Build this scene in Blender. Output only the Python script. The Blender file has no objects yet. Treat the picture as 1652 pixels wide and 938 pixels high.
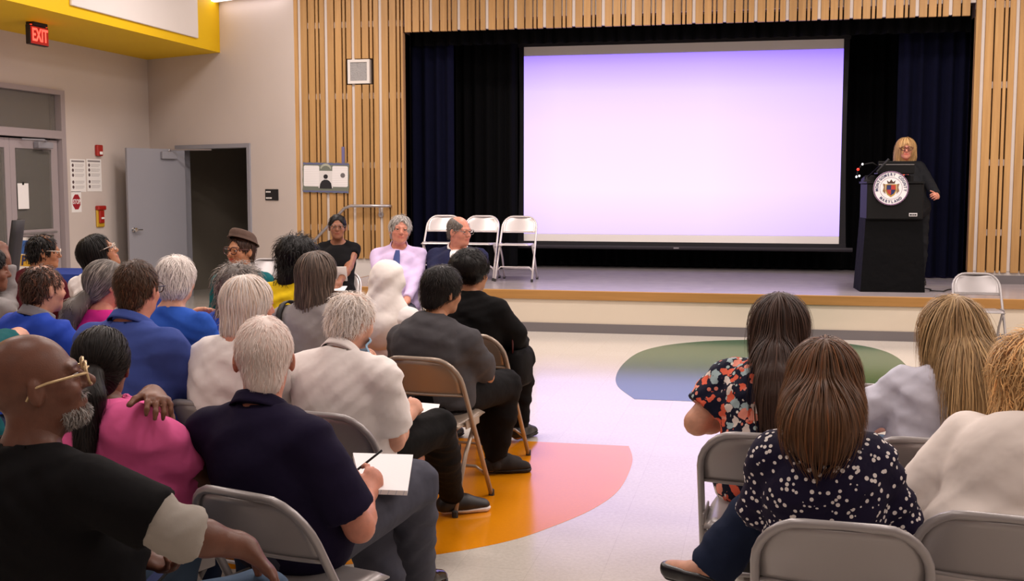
import bpy, math, random
import numpy as np
from mathutils import Vector, Matrix, Euler

# ------------------------------------------------------------------ camera, world, light, exposure
SC = bpy.context.scene
COL = SC.collection
FPX, IW, IH, CAMZ = 1850.0, 1652, 938, 1.6
YAW, PIT = math.radians(12.2), math.atan(169 / 1850)
cam_data = bpy.data.cameras.new('camera')
cam_data.sensor_width = 36.0
cam_data.lens = FPX / IW * 36.0
cam_data.clip_start = 0.05
cam = bpy.data.objects.new('camera', cam_data)
cam.location = (0, 0, CAMZ)
cam.rotation_euler = (math.pi / 2 - PIT, 0, YAW)
COL.objects.link(cam)
SC.camera = cam
world = bpy.data.worlds.new('world')
world.use_nodes = True
world.node_tree.nodes['Background'].inputs[0].default_value = (0.9, 0.8, 0.78, 1)
world.node_tree.nodes['Background'].inputs[1].default_value = 0.02
SC.world = world
SC.view_settings.view_transform = 'Standard'
SC.view_settings.look = 'None'
SC.view_settings.gamma = 1.0
SC.view_settings.use_curve_mapping = False
SC.view_settings.exposure = 0.0
CEIL = 4.7
LAMP_COL = (1.0, 0.885, 0.835)
# ceiling troffers of the room: x, y, watts
LAMPS = [(x, y, w) for y, w in ((-1.0, 14), (2.6, 32), (6.2, 80), (9.6, 84), (12.2, 74)) for x in (-5.4, -1.8, 1.8, 5.4)]
for i, (x, y, w) in enumerate(LAMPS):
    ld = bpy.data.lights.new('ceiling_lamp', 'AREA')
    ld.shape = 'RECTANGLE'
    ld.size, ld.size_y = 1.15, 0.5
    ld.energy = w
    ld.color = LAMP_COL
    lo = bpy.data.objects.new('ceiling_lamp', ld)
    lo.location = (x, y, CEIL - 0.09)
    COL.objects.link(lo)

# ------------------------------------------------------------------ pixel helpers (survey of the photograph)
FW = np.array([-math.sin(YAW) * math.cos(PIT), math.cos(YAW) * math.cos(PIT), -math.sin(PIT)])
RT = np.array([math.cos(YAW), math.sin(YAW), 0.0])
UP = np.cross(RT, FW)
CP = np.array([0, 0, CAMZ])
def ray(px, py): return FW + RT * (px - IW / 2) / FPX - UP * (py - IH / 2) / FPX
def at_depth(px, py, d): return CP + ray(px, py) * d
def on_z(px, py, z=0.0):
    q = ray(px, py); return CP + q * (z - CAMZ) / q[2]
def on_y(px, py, y):
    q = ray(px, py); return CP + q * y / q[1]
def on_x(px, py, x):
    q = ray(px, py); return CP + q * x / q[0]

# ------------------------------------------------------------------ materials
def lin(c):
    if isinstance(c, str):
        c = c.lstrip('#'); c = [int(c[i:i + 2], 16) / 255 for i in (0, 2, 4)]
    return tuple((v / 12.92 if v <= 0.04045 else ((v + 0.055) / 1.055) ** 2.4) for v in c) + (1.0,)

class NT:
    def __init__(s, m): s.t = m.node_tree; s.n = s.t.nodes; s.l = s.t.links; s.b = s.n['Principled BSDF']
    def add(s, typ, **kw):
        n = s.n.new(typ)
        for k, v in kw.items(): setattr(n, k, v)
        return n
    def link(s, a, b): s.l.new(a, b)
    def mix(s, fac, a, b, mode='MIX'):
        n = s.add('ShaderNodeMix', data_type='RGBA', blend_type=mode)
        for sock, v in ((n.inputs[0], fac), (n.inputs[6], a), (n.inputs[7], b)):
            if hasattr(v, 'links'): s.link(v, sock)
            else: sock.default_value = v
        return n.outputs[2]
    def ramp(s, fac, stops, interp='LINEAR'):
        n = s.add('ShaderNodeValToRGB'); cr = n.color_ramp; cr.interpolation = interp
        while len(cr.elements) < len(stops): cr.elements.new(0.5)
        for e, (p, c) in zip(cr.elements, stops): e.position = p; e.color = c if len(c) == 4 else (*c, 1)
        s.link(fac, n.inputs[0]); return n.outputs[0]
    def coord(s, kind='Object', scale=(1, 1, 1)):
        t = s.add('ShaderNodeTexCoord'); m = s.add('ShaderNodeMapping'); m.inputs['Scale'].default_value = scale
        s.link(t.outputs[kind], m.inputs[0]); return m.outputs[0]
    def noise(s, vec, scale, detail=3, rough=0.5):
        n = s.add('ShaderNodeTexNoise'); n.inputs['Scale'].default_value = scale
        n.inputs['Detail'].default_value = detail; n.inputs['Roughness'].default_value = rough
        if vec is not None: s.link(vec, n.inputs['Vector'])
        return n.outputs[0]
    def bump(s, h, strength, dist=0.01):
        n = s.add('ShaderNodeBump'); n.inputs['Strength'].default_value = strength; n.inputs['Distance'].default_value = dist
        s.link(h, n.inputs['Height']); s.link(n.outputs[0], s.b.inputs['Normal'])

MATS = {}
def mat(name, color, rough=0.6, metal=0.0, spec=0.5, emit=None, emit_s=0.0):
    m = bpy.data.materials.new(name); m.use_nodes = True
    b = m.node_tree.nodes['Principled BSDF']
    b.inputs['Base Color'].default_value = lin(color)
    b.inputs['Roughness'].default_value = rough
    b.inputs['Metallic'].default_value = metal
    b.inputs['Specular IOR Level'].default_value = spec
    if emit is not None:
        b.inputs['Emission Color'].default_value = lin(emit); b.inputs['Emission Strength'].default_value = emit_s
    MATS[name] = m
    return m

def cloth(name, color, rough=0.9, var=0.12, weave=900, sheen=0.0, fold=0.38):
    """woven cloth: small value variation, weave, soft folds and sharper creases in relief"""
    m = mat(name, color, rough, spec=0.15); t = NT(m); c = lin(color)
    v = t.coord(); oi = t.add('ShaderNodeObjectInfo'); ad = t.add('ShaderNodeVectorMath', operation='ADD'); t.link(v, ad.inputs[0]); t.link(oi.outputs['Location'], ad.inputs[1]); v = ad.outputs[0]
    n1 = t.noise(v, 9, 4)
    dark = tuple(x * (1 - var) for x in c[:3]) + (1,); lite = tuple(min(1, x * (1 + var)) for x in c[:3]) + (1,)
    t.link(t.mix(n1, dark, lite), t.b.inputs['Base Color'])
    if sheen: t.b.inputs['Sheen Weight'].default_value = sheen
    w = t.noise(v, weave, 1)
    mp = t.add('ShaderNodeMapping'); mp.inputs['Scale'].default_value = (1, 1, 1.9); mp.inputs['Rotation'].default_value = (.5, .35, .2); t.link(v, mp.inputs[0])
    rg = t.add('ShaderNodeTexNoise', noise_type='RIDGED_MULTIFRACTAL'); rg.inputs['Scale'].default_value = 4.2; rg.inputs['Detail'].default_value = 1.5; rg.inputs['Distortion'].default_value = .6; t.link(mp.outputs[0], rg.inputs['Vector'])
    f = t.noise(v, 11, 2)
    m1 = t.add('ShaderNodeMath', operation='MULTIPLY_ADD'); t.link(w, m1.inputs[0]); m1.inputs[1].default_value = 0.03; t.link(f, m1.inputs[2])
    m2 = t.add('ShaderNodeMath', operation='MULTIPLY_ADD'); t.link(rg.outputs[0], m2.inputs[0]); m2.inputs[1].default_value = .55; t.link(m1.outputs[0], m2.inputs[2])
    t.bump(m2.outputs[0], fold, 0.022)
    return m

def skin(name, color, rough=0.5):
    m = mat(name, color, rough, spec=0.35); t = NT(m)
    a = t.add('ShaderNodeVertexColor', layer_name='tint')
    v = t.coord()
    n = t.noise(v, 30, 4, 0.6)
    n2 = t.ramp(n, [(0.3, (0.86, 0.84, 0.84)), (0.7, (1.08, 1.03, 1.0))])
    c1 = t.mix(1.0, lin(color), n2, 'MULTIPLY')
    c2 = t.mix(1.0, c1, a.outputs[0], 'MULTIPLY')
    t.link(c2, t.b.inputs['Base Color'])
    t.b.inputs['Subsurface Weight'].default_value = 0.08
    t.b.inputs['Subsurface Radius'].default_value = (0.012, 0.005, 0.003)
    t.bump(t.noise(v, 260, 2), 0.08, 0.004)
    return m

def hairmat(name, color, rough=0.42, spec=0.4):
    m = mat(name, color, rough, spec=spec); t = NT(m)
    a = t.add('ShaderNodeVertexColor', layer_name='tint')
    t.link(t.mix(1.0, lin(color), a.outputs[0], 'MULTIPLY'), t.b.inputs['Base Color'])
    t.b.inputs['Anisotropic'].default_value = 0.4
    return m

# ------------------------------------------------------------------ mesh helpers
def link(name, me, m=None, parent=None, kind=None, loc=None):
    o = bpy.data.objects.new(name, me); COL.objects.link(o)
    if m is not None and me is not None and not me.materials: me.materials.append(m)
    if parent is not None: o.parent = parent
    if kind: o['kind'] = kind
    if loc is not None: o.location = loc
    return o

def tag(o, label, cat, group=None, kind=None):
    o['label'] = label; o['category'] = cat
    if group: o['group'] = group
    if kind: o['kind'] = kind
    return o

def empty(name, loc, rz=0.0, label=None, cat=None, group=None):
    o = bpy.data.objects.new(name, None); COL.objects.link(o)
    o.location = loc; o.rotation_euler = (0, 0, rz); o.empty_display_size = 0.1
    if label: tag(o, label, cat, group)
    return o

def copy_tree(o, parent=None):
    c = o.copy(); COL.objects.link(c)
    if parent is not None: c.parent = parent
    for ch in list(o.children): copy_tree(ch, c)
    return c

def mesh_np(name, V, faces, smooth=True):
    """faces: list of (n,k) integer arrays (same k within an array) or list of tuples"""
    me = bpy.data.meshes.new(name)
    V = np.asarray(V, np.float32)
    if isinstance(faces, np.ndarray): faces = [faces]
    if faces and not isinstance(faces[0], np.ndarray):
        me.from_pydata(V.tolist(), [], faces)
    else:
        faces = [f for f in faces if len(f)]
        me.vertices.add(len(V)); me.vertices.foreach_set('co', V.ravel())
        nl = sum(f.size for f in faces); npoly = sum(len(f) for f in faces)
        me.loops.add(nl); me.loops.foreach_set('vertex_index', np.concatenate([f.ravel() for f in faces]).astype(np.int32))
        me.polygons.add(npoly)
        tot = np.concatenate([np.full(len(f), f.shape[1], np.int32) for f in faces])
        st = np.concatenate([[0], np.cumsum(tot)[:-1]]).astype(np.int32)
        me.polygons.foreach_set('loop_start', st)
        try: me.polygons.foreach_set('loop_total', tot)
        except Exception: pass
        me.update(calc_edges=True)
    me.polygons.foreach_set('use_smooth', np.full(len(me.polygons), smooth, dtype=bool))
    me.update()
    return me

class MB:
    """collects boxes, prisms, tubes and sheets into one mesh"""
    def __init__(s): s.v = []; s.f = []
    def put(s, V, F):
        n = len(s.v); s.v += [tuple(map(float, p)) for p in V]; s.f += [tuple(i + n for i in f) for f in F]; return s
    def box(s, lo, hi, bev=0.0, M=None):
        lo, hi = np.array(lo, float), np.array(hi, float)
        if bev <= 0:
            V = [(x, y, z) for z in (lo[2], hi[2]) for x, y in ((lo[0], lo[1]), (hi[0], lo[1]), (hi[0], hi[1]), (lo[0], hi[1]))]
            F = [(3, 2, 1, 0), (4, 5, 6, 7), (0, 1, 5, 4), (1, 2, 6, 5), (2, 3, 7, 6), (3, 0, 4, 7)]
        else:
            b = min(bev, *(0.49 * (hi - lo)))
            V = []; 
            ring = lambda z, d: [(lo[0] + d, lo[1], z), (hi[0] - d, lo[1], z), (hi[0], lo[1] + d, z), (hi[0], hi[1] - d, z), (hi[0] - d, hi[1], z), (lo[0] + d, hi[1], z), (lo[0], hi[1] - d, z), (lo[0], lo[1] + d, z)]
            def inner(z):
                return [(min(max(p[0], lo[0] + b), hi[0] - b), min(max(p[1], lo[1] + b), hi[1] - b), z) for p in ring(z, b)]
            V = inner(lo[2]) + ring(lo[2] + b, b) + ring(hi[2] - b, b) + inner(hi[2])
            F = [tuple(range(7, -1, -1)), tuple(range(24, 32))]
            for k in range(3):
                for i in range(8):
                    j = (i + 1) % 8; F.append((k * 8 + i, k * 8 + j, k * 8 + 8 + j, k * 8 + 8 + i))
        if M is not None: V = [tuple(M @ Vector(p)) for p in V]
        return s.put(V, F)
    def poly(s, pts, axis, a, b):
        """prism: 2-D outline pts extruded along an axis from a to b"""
        def mk(p, t): return {'x': (t, p[0], p[1]), 'y': (p[0], t, p[1]), 'z': (p[0], p[1], t)}[axis]
        n = len(pts); V = [mk(p, a) for p in pts] + [mk(p, b) for p in pts]
        F = [tuple(range(n))[::-1], tuple(range(n, 2 * n))] + [(i, (i + 1) % n, n + (i + 1) % n, n + i) for i in range(n)]
        return s.put(V, F)
    def tube(s, pts, r, seg=8, closed=False, flat=1.0, flatdir=None):
        P = [np.array(p, float) for p in pts]; n = len(P); V = []
        rr = r if hasattr(r, '__len__') else [r] * n
        up = None
        for i in range(n):
            a = P[i - 1] if (i > 0 or closed) else P[i]; b = P[(i + 1) % n] if (i < n - 1 or closed) else P[i]
            t = b - a; t /= (np.linalg.norm(t) + 1e-12)
            if up is None:
                up = np.array([0, 0, 1.0]) if abs(t[2]) < 0.9 else np.array([1.0, 0, 0])
            if flatdir is not None: up = np.array(flatdir, float)
            u = up - t * (up @ t); u /= (np.linalg.norm(u) + 1e-12); w = np.cross(t, u); up = u
            for k in range(seg):
                th = 2 * math.pi * k / seg
                V.append(P[i] + rr[i] * (math.cos(th) * u * flat + math.sin(th) * w))
        F = []
        for i in range(n if closed else n - 1):
            j = (i + 1) % n
            for k in range(seg):
                q = (k + 1) % seg; F.append((i * seg + k, i * seg + q, j * seg + q, j * seg + k))
        if not closed: F += [tuple(range(seg))[::-1], tuple(range((n - 1) * seg, n * seg))]
        return s.put(V, F)
    def lathe(s, prof, c=(0, 0, 0), seg=20, axis='z'):
        V = []; n = len(prof)
        for r, z in prof:
            for k in range(seg):
                th = 2 * math.pi * k / seg; p = (r * math.cos(th), r * math.sin(th), z)
                if axis == 'y': p = (p[0], p[2], p[1])
                if axis == 'x': p = (p[2], p[0], p[1])
                V.append((p[0] + c[0], p[1] + c[1], p[2] + c[2]))
        F = [(i * seg + k, i * seg + (k + 1) % seg, (i + 1) * seg + (k + 1) % seg, (i + 1) * seg + k) for i in range(n - 1) for k in range(seg)]
        F += [tuple(range(seg))[::-1], tuple(range((n - 1) * seg, n * seg))]
        return s.put(V, F)
    def ell(s, c, r, seg=14, rings=9, M=None):
        V = []; F = []
        for i in range(rings + 1):
            ph = math.pi * i / rings
            for k in range(seg):
                th = 2 * math.pi * k / seg
                p = Vector((r[0] * math.sin(ph) * math.cos(th), r[1] * math.sin(ph) * math.sin(th), r[2] * math.cos(ph)))
                if M is not None: p = M @ p
                V.append((p[0] + c[0], p[1] + c[1], p[2] + c[2]))
        for i in range(rings):
            for k in range(seg): F.append((i * seg + k, (i + 1) * seg + k, (i + 1) * seg + (k + 1) % seg, i * seg + (k + 1) % seg))
        return s.put(V, F)
    def grid(s, fn, nu, nv, thick=0.0):
        """sheet fn(u,v)->point, with a back side when thick>0"""
        Pn = np.array([[fn(i / (nu - 1), j / (nv - 1)) for j in range(nv)] for i in range(nu)], float)
        F = [(i * nv + j, (i + 1) * nv + j, (i + 1) * nv + j + 1, i * nv + j + 1) for i in range(nu - 1) for j in range(nv - 1)]
        V = Pn.reshape(-1, 3)
        if thick > 0:
            du = np.gradient(Pn, axis=0); dv = np.gradient(Pn, axis=1); N = np.cross(du, dv); N /= (np.linalg.norm(N, axis=2, keepdims=True) + 1e-12)
            B = (Pn - N * thick).reshape(-1, 3); k = nu * nv
            F2 = [tuple(i + k for i in f[::-1]) for f in F]
            edge = [(i, 0) for i in range(nu)] + [(nu - 1, j) for j in range(1, nv)] + [(i, nv - 1) for i in range(nu - 2, -1, -1)] + [(0, j) for j in range(nv - 2, 0, -1)]
            ids = [i * nv + j for i, j in edge]
            F3 = [(ids[q], ids[q] + k, ids[(q + 1) % len(ids)] + k, ids[(q + 1) % len(ids)]) for q in range(len(ids))]
            return s.put(np.vstack([V, B]), F + F2 + F3)
        return s.put(V, F)
    def mesh(s, name, smooth=False): return mesh_np(name, s.v, s.f, smooth)
    def build(s, name, m, parent=None, kind=None, smooth=False, loc=None): return link(name, s.mesh(name, smooth), m, parent, kind, loc)

def arc(c, r, a0, a1, n): return [(c[0] + r * math.cos(math.radians(a0 + (a1 - a0) * i / n)), c[1] + r * math.sin(math.radians(a0 + (a1 - a0) * i / n))) for i in range(n + 1)]

def text_mesh(body, size, depth=0.002, font_w=1.0, bold=0.0):
    cu = bpy.data.curves.new('lettering', 'FONT'); cu.body = body; cu.size = size; cu.extrude = depth / 2
    cu.align_x = 'CENTER'; cu.align_y = 'CENTER'; cu.resolution_u = 3; cu.offset = bold
    o = bpy.data.objects.new('lettering', cu); COL.objects.link(o)
    dg = bpy.context.evaluated_depsgraph_get(); me = bpy.data.meshes.new_from_object(o.evaluated_get(dg))
    bpy.data.objects.remove(o); bpy.data.curves.remove(cu)
    me.materials.clear()
    if font_w != 1.0: me.transform(Matrix.Diagonal((font_w, 1, 1, 1)))
    return me
# ------------------------------------------------------------------ room materials
XL, YP, HS, YE = -8.72, 14.2, 0.46, 12.3          # left wall, slat face plane, stage height, stage edge
def wallmat(name, color, rough=0.85):
    m = mat(name, color, rough, spec=0.25); t = NT(m); v = t.coord()
    n = t.noise(v, 1.3, 3); c = lin(color)
    t.link(t.mix(n, tuple(x * .95 for x in c[:3]) + (1,), tuple(min(1, x * 1.05) for x in c[:3]) + (1,)), t.b.inputs['Base Color'])
    t.bump(t.noise(v, 160, 2), 0.12, 0.003)
    return m
M_wall = wallmat('wall_paint', 'd0c5be')
M_yellow = wallmat('yellow_paint', 'e2b80c', 0.6)
M_white = wallmat('white_paint', 'dcd6d0', 0.7)
M_ceiling = wallmat('ceiling_paint', 'cfc8c0', 0.9)
M_grayframe = mat('gray_door_paint', '96969e', 0.45)
M_base = mat('gray_rubber_base', '6f6a6c', 0.5)
M_black = mat('matte_black', '0b0b0d', 0.6)
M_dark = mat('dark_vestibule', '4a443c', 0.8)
M_alu = mat('aluminium', 'b4b0b2', 0.35, 0.75)
M_chrome = mat('chrome', 'd0d0d0', 0.18, 1.0)
M_red = mat('alarm_red', 'a8261e', 0.4)
M_paper = mat('paper', 'f4f2f0', 0.8)
M_cream = wallmat('riser_cream', 'd8ccba', 0.55)

m = mat('vinyl_floor', 'd9d2c6', 0.16, spec=0.6); M_floor = m; t = NT(m); v = t.coord()
n = t.noise(v, 55, 4, 0.7); n2 = t.noise(v, 0.8, 2)
c = t.ramp(n, [(0.35, lin('c4bcb2')), (0.55, lin('ccc5bb')), (0.75, lin('d3ccc3'))])
bk = t.add('ShaderNodeTexBrick'); t.link(v, bk.inputs['Vector']); bk.offset = 0.0
bk.inputs['Scale'].default_value = 1.0; bk.inputs['Brick Width'].default_value = 0.305; bk.inputs['Row Height'].default_value = 0.305; bk.inputs['Mortar Size'].default_value = 0.0012
bk.inputs['Color1'].default_value = (1, 1, 1, 1); bk.inputs['Color2'].default_value = (.97, .97, .97, 1); bk.inputs['Mortar'].default_value = (.86, .85, .84, 1)
c = t.mix(1.0, c, bk.outputs[0], 'MULTIPLY'); t.link(c, t.b.inputs['Base Color'])
rr = t.ramp(n2, [(0.3, (.13,) * 3), (0.7, (.19,) * 3)]); t.link(rr, t.b.inputs['Roughness'])
t.bump(n2, 0.03, 0.02)
def vinyl(name, col):
    m = mat(name, col, 0.16, spec=0.6); t = NT(m); v = t.coord(); n = t.noise(v, 55, 4, 0.7); c = lin(col)
    t.link(t.mix(n, tuple(x * .9 for x in c[:3]) + (1,), tuple(min(1, x * 1.1) for x in c[:3]) + (1,)), t.b.inputs['Base Color'])
    return m
M_green, M_orange = vinyl('green_vinyl', '12522a'), vinyl('orange_vinyl', 'dd8a0e')
m = mat('stage_boards', 'a39a9c', 0.22, spec=0.5); M_stage = m; t = NT(m); v = t.coord(scale=(1, 1, 1))
t.link(t.mix(t.noise(v, 6, 4), lin('958d90'), lin('b0a7a8')), t.b.inputs['Base Color'])

def woodmat(name, a, b, along='z'):
    m = mat(name, a, 0.5, spec=0.35); t = NT(m)
    sc = {'z': (26, 26, 1.2), 'x': (1.2, 26, 26)}[along]
    v = t.coord('Object', sc); oi = t.add('ShaderNodeObjectInfo')
    ad = t.add('ShaderNodeVectorMath', operation='ADD'); t.link(v, ad.inputs[0])
    cx = t.add('ShaderNodeCombineXYZ'); mu = t.add('ShaderNodeMath', operation='MULTIPLY'); t.link(oi.outputs['Random'], mu.inputs[0]); mu.inputs[1].default_value = 60
    t.link(mu.outputs[0], cx.inputs[0]); t.link(cx.outputs[0], ad.inputs[1])
    n = t.noise(ad.outputs[0], 1.0, 5, 0.62)
    c = t.ramp(n, [(0.3, lin(a)), (0.7, lin(b))])
    r = t.ramp(oi.outputs['Random'], [(0, (.86, .85, .84)), (1, (1.08, 1.06, 1.04))])
    t.link(t.mix(1.0, c, r, 'MULTIPLY'), t.b.inputs['Base Color'])
    t.bump(n, 0.05, 0.004)
    return m
M_wood = woodmat('maple_slat', 'ab8250', 'c29a64')
M_edge = woodmat('maple_edge', '9a713c', 'ab7f47', 'x')

# ------------------------------------------------------------------ floor, ceiling, outer walls
fl = MB().box((-12, -4, -0.1), (8, 20, 0)).build('floor', M_floor, kind='structure')
def inlay(name, pts, m):
    # smooth closed outline through floor points, last two points joined by a straight chord
    n = len(pts); out = []
    for i in range(n - 1):
        p0, p1, p2, p3 = (np.array(pts[max(i - 1, 0)]), np.array(pts[i]), np.array(pts[i + 1]), np.array(pts[min(i + 2, n - 1)]))
        for k in range(8):
            u = k / 8
            out.append(0.5 * ((2 * p1) + (-p0 + p2) * u + (2 * p0 - 5 * p1 + 4 * p2 - p3) * u * u + (-p0 + 3 * p1 - 3 * p2 + p3) * u ** 3))
    out.append(np.array(pts[-1]))
    out = [p[:2] for p in out]
    a = sum(out[i][0] * out[(i + 1) % len(out)][1] - out[(i + 1) % len(out)][0] * out[i][1] for i in range(len(out)))
    if a < 0: out = out[::-1]
    return MB().poly(out, 'z', 0.0002, 0.0012).build(name, m, fl)
inlay('green_inlay', [(-.9, 8.52), (-1.09, 9.05), (-1.17, 9.62), (-1.18, 10.3), (-1.12, 10.95), (-.97, 11.4), (-.74, 11.72), (-.4, 11.98), (.05, 12.15), (.45, 12.2), (.8, 12.08), (1.08, 11.82), (1.25, 11.35), (1.3, 10.6), (1.25, 9.7), (1.0, 8.52)], M_green)
inlay('orange_inlay', [(-.765, 6.95), (-.70, 6.55), (-.70, 5.95), (-.78, 5.55), (-.93, 5.2), (-1.1, 4.92), (-1.4, 4.65), (-1.8, 4.43), (-2.3, 4.3), (-2.9, 4.35), (-3.5, 4.6), (-4.1, 5.2), (-4.4, 6.0), (-4.35, 6.95)], M_orange)
ceil = MB().box((XL - .3, -4, CEIL), (8, 14.4, CEIL + 0.1)).box((XL - .3, 14.4, CEIL), (-5.9, 15.7, CEIL + 0.1)).build('ceiling', M_ceiling, kind='structure')
for x, y, w in LAMPS:
    tr = empty('ceiling_light', (x, y, CEIL), 0, 'flat recessed troffer lamp in the hall ceiling above the audience', 'ceiling light', 'ceiling troffers')
    fr = MB()
    for a, b in (((-.62, -.31), (.62, -.28)), ((-.62, .28), (.62, .31)), ((-.62, -.28), (-.59, .28)), ((.59, -.28), (.62, .28))): fr.box((*a, -.06), (*b, 0))
    fr.build('frame', M_white, tr); MB().box((-.59, -.28, -.03), (.59, .28, -.005)).build('diffuser', M_white, tr)
MB().box((7.9, -4, 0), (8.0, 18, CEIL)).build('wall_right', M_wall, kind='structure')
MB().box((-9, -4.1, 0), (8, -4, CEIL)).build('wall_rear', M_wall, kind='structure')

# left wall with glazed entrance (door_1) and transom (window_1)
yj = on_x(106, 300, XL)[1]                              # right jamb of the entrance
zh = on_x(104, 147, XL)[2]                              # its head
yk = yj - 1.95
w = MB(); w.box((XL - .2, yj, 0), (XL, 15.6, CEIL)); w.box((XL - .2, yk, zh), (XL, yj, CEIL)); w.box((XL - .2, -4, 0), (XL, yk, CEIL))
w.build('wall_left', M_wall, kind='structure')
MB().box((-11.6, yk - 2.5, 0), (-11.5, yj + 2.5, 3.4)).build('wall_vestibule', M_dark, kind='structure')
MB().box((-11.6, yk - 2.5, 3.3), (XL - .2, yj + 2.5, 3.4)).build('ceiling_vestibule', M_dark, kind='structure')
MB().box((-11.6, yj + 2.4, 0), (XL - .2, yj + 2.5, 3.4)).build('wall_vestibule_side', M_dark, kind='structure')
zt = on_x(90, 224, XL)[2]                               # underside of transom bar
mg = mat('dark_glass', '14120f', 0.04, spec=0.5); mg.node_tree.nodes['Principled BSDF'].inputs['Transmission Weight'].default_value = 0.85; mg.node_tree.nodes['Principled BSDF'].inputs['IOR'].default_value = 1.45
mg.node_tree.nodes['Principled BSDF'].inputs['Base Color'].default_value = (.75, .72, .66, 1)
M_store = mat('entrance_frame_paint', 'a59a9c', 0.45)
wn = MB()
wn.box((XL - .12, yk, zh - .06), (XL + .03, yj, zh)); wn.box((XL - .12, yj - .09, 0), (XL + .03, yj, zh - .06)); wn.box((XL - .12, yk, 0), (XL + .03, yk + .07, zh - .06)); wn.box((XL - .12, yk + .07, zt), (XL + .03, yj - .09, zt + .1))
f1 = wn.build('window_1', M_store, kind='structure')
MB().box((XL - .07, yk + .07, zt + .1), (XL - .055, yj - .09, zh - .06)).build('pane', mg, f1)
dr = empty('door_1', (XL, 0, 0)); dr['kind'] = 'structure'
y0, y1 = yj - .1 - .95, yj - .1
st = MB()
for a, b in (((y0, .02), (y0 + .1, zt - .02)), ((y1 - .13, .02), (y1, zt - .02)), ((y0 + .1, zt - .14), (y1 - .13, zt - .02)), ((y0 + .1, .02), (y1 - .13, .25)), ((y0 + .1, .98), (y1 - .13, 1.06))):
    st.box((-.08, a[0], a[1]), (-.035, b[0], b[1]), .004)
st.build('door_frame', M_store, dr); MB().box((-.063, y0 + .1, .25), (-.05, y1 - .13, zt - .14)).build('pane', mg, dr)
cl = MB().box((-.03, y1 - .5, zt - .13), (.05, y1 - .2, zt - .05), .008); cl.tube([(0.02, y1 - .3, zt - .04), (.16, y1 - .55, zt - .035), (.01, y1 - .78, zt - .03)], .01, 6); cl.build('door_closer', M_grayframe, dr)
MB().tube([(-.035, y0 + .14, 1.02), (.03, y0 + .14, 1.02), (.03, y1 - .17, 1.02), (-.035, y1 - .17, 1.02)], .014, 8).build('push_bar', M_alu, dr)
dr2 = empty('door_3', (XL, 0, 0)); dr2['kind'] = 'structure'
st = MB(); 
for a, b in (((y0 - .82, .02), (y0 - .72, zt - .02)), ((y0 - .1, .02), (y0 - .005, zt - .02)), ((y0 - .72, zt - .14), (y0 - .1, zt - .02)), ((y0 - .72, .02), (y0 - .1, .25))): st.box((-.08, a[0], a[1]), (-.035, b[0], b[1]), .004)
st.build('door_frame', M_store, dr2); MB().box((-.063, y0 - .72, .25), (-.05, y0 - .1, zt - .14)).build('pane', mg, dr2)

# angled wall between the left wall and the slatted wall, with the store-room doorway (door_2)
ang = math.radians(22.7)
WA = np.array([-5.99, YP, 0.0]); wd = np.array([-math.cos(ang), math.sin(ang), 0.0]); wn_ = np.array([math.sin(ang), math.cos(ang), 0.0])
def on_w(px, py):
    q = ray(px, py); return CP + q * (((WA - CP) @ wn_) / (q @ wn_))
def wloc(px, py):
    p = on_w(px, py) - WA; return float(p @ wd), float(p[2])
WR = math.atan2(wd[1], wd[0])                            # local x runs from the slatted wall to the corner; local y = -normal side
MW = Matrix.Translation(Vector(WA)) @ Matrix.Rotation(WR, 4, 'Z')   # local +y points into the room
LW = wloc(241, 235)[0]
a0, zd = wloc(404, 232); a1 = wloc(284, 237)[0]; a1 = max(a1, a0 + 1.0); zd = wloc(345, 233)[1]
w = MB(); w.box((-.02, -.18, 0), (a0, 0, CEIL), M=MW); w.box((a0, -.18, zd), (a1, 0, CEIL), M=MW); w.box((a1, -.18, 0), (LW + .1, 0, CEIL), M=MW)
w.build('wall_back', M_wall, kind='structure')
w = MB(); fr_w = .055
w.box((a0, -.2, 0), (a0 + fr_w, .025, zd - fr_w), M=MW); w.box((a1 - fr_w, -.2, 0), (a1, .025, zd - fr_w), M=MW); w.box((a0, -.2, zd - fr_w), (a1, .025, zd), M=MW)
d2 = w.build('door_2', M_grayframe, kind='structure')
# leaf swung out into the hall, hinged on the far jamb
hp = on_w(299, 300)[:2]; fe = np.array(at_depth(204, 300, 14.9)[:2])
dv = fe - hp; L = np.linalg.norm(dv); dv = dv / L
for k in range(40):                                      # free edge on its sight line, leaf 0.95 m wide
    pass
best = min((abs(np.linalg.norm(at_depth(204, 300, dd)[:2] - hp) - .95), dd) for dd in np.arange(12.5, 17, .02) if at_depth(204, 300, dd)[1] < hp[1])
fe = np.array(at_depth(204, 300, best[1])[:2]); dv = (fe - hp) / np.linalg.norm(fe - hp)
ML = Matrix.Translation((hp[0], hp[1], 0)) @ Matrix.Rotation(math.atan2(dv[1], dv[0]), 4, 'Z')
lf = MB().box((0.01, -.022, .01), (.95, .022, zd - .06), .003, M=ML).build('door_leaf', M_grayframe, d2)
k = MB()
for sy in (-1, 1):
    k.lathe([(.03, 0), (.03, .008), (.012, .012), (.012, .04), (.0, .04)], (0, 0, 0), 12, 'y')
kv = MB(); kv.lathe([(.032, 0), (.032, .01), (.012, .014), (.012, .05), (.028, .055), (.03, .075), (.02, .085)], (.88, .022, 1.0), 14, 'y'); kv.tube([(.88, .085, 1.0), (.78, .085, 1.0)], .011, 8); kv.lathe([(.032, 0), (.032, -.01), (.012, -.014), (.012, -.05), (.028, -.06)], (.88, -.022, 1.0), 14, 'y')
kv.v = [tuple(ML @ Vector(p)) for p in kv.v]; kv.build('door_handle', M_chrome, lf, smooth=False)
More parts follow.
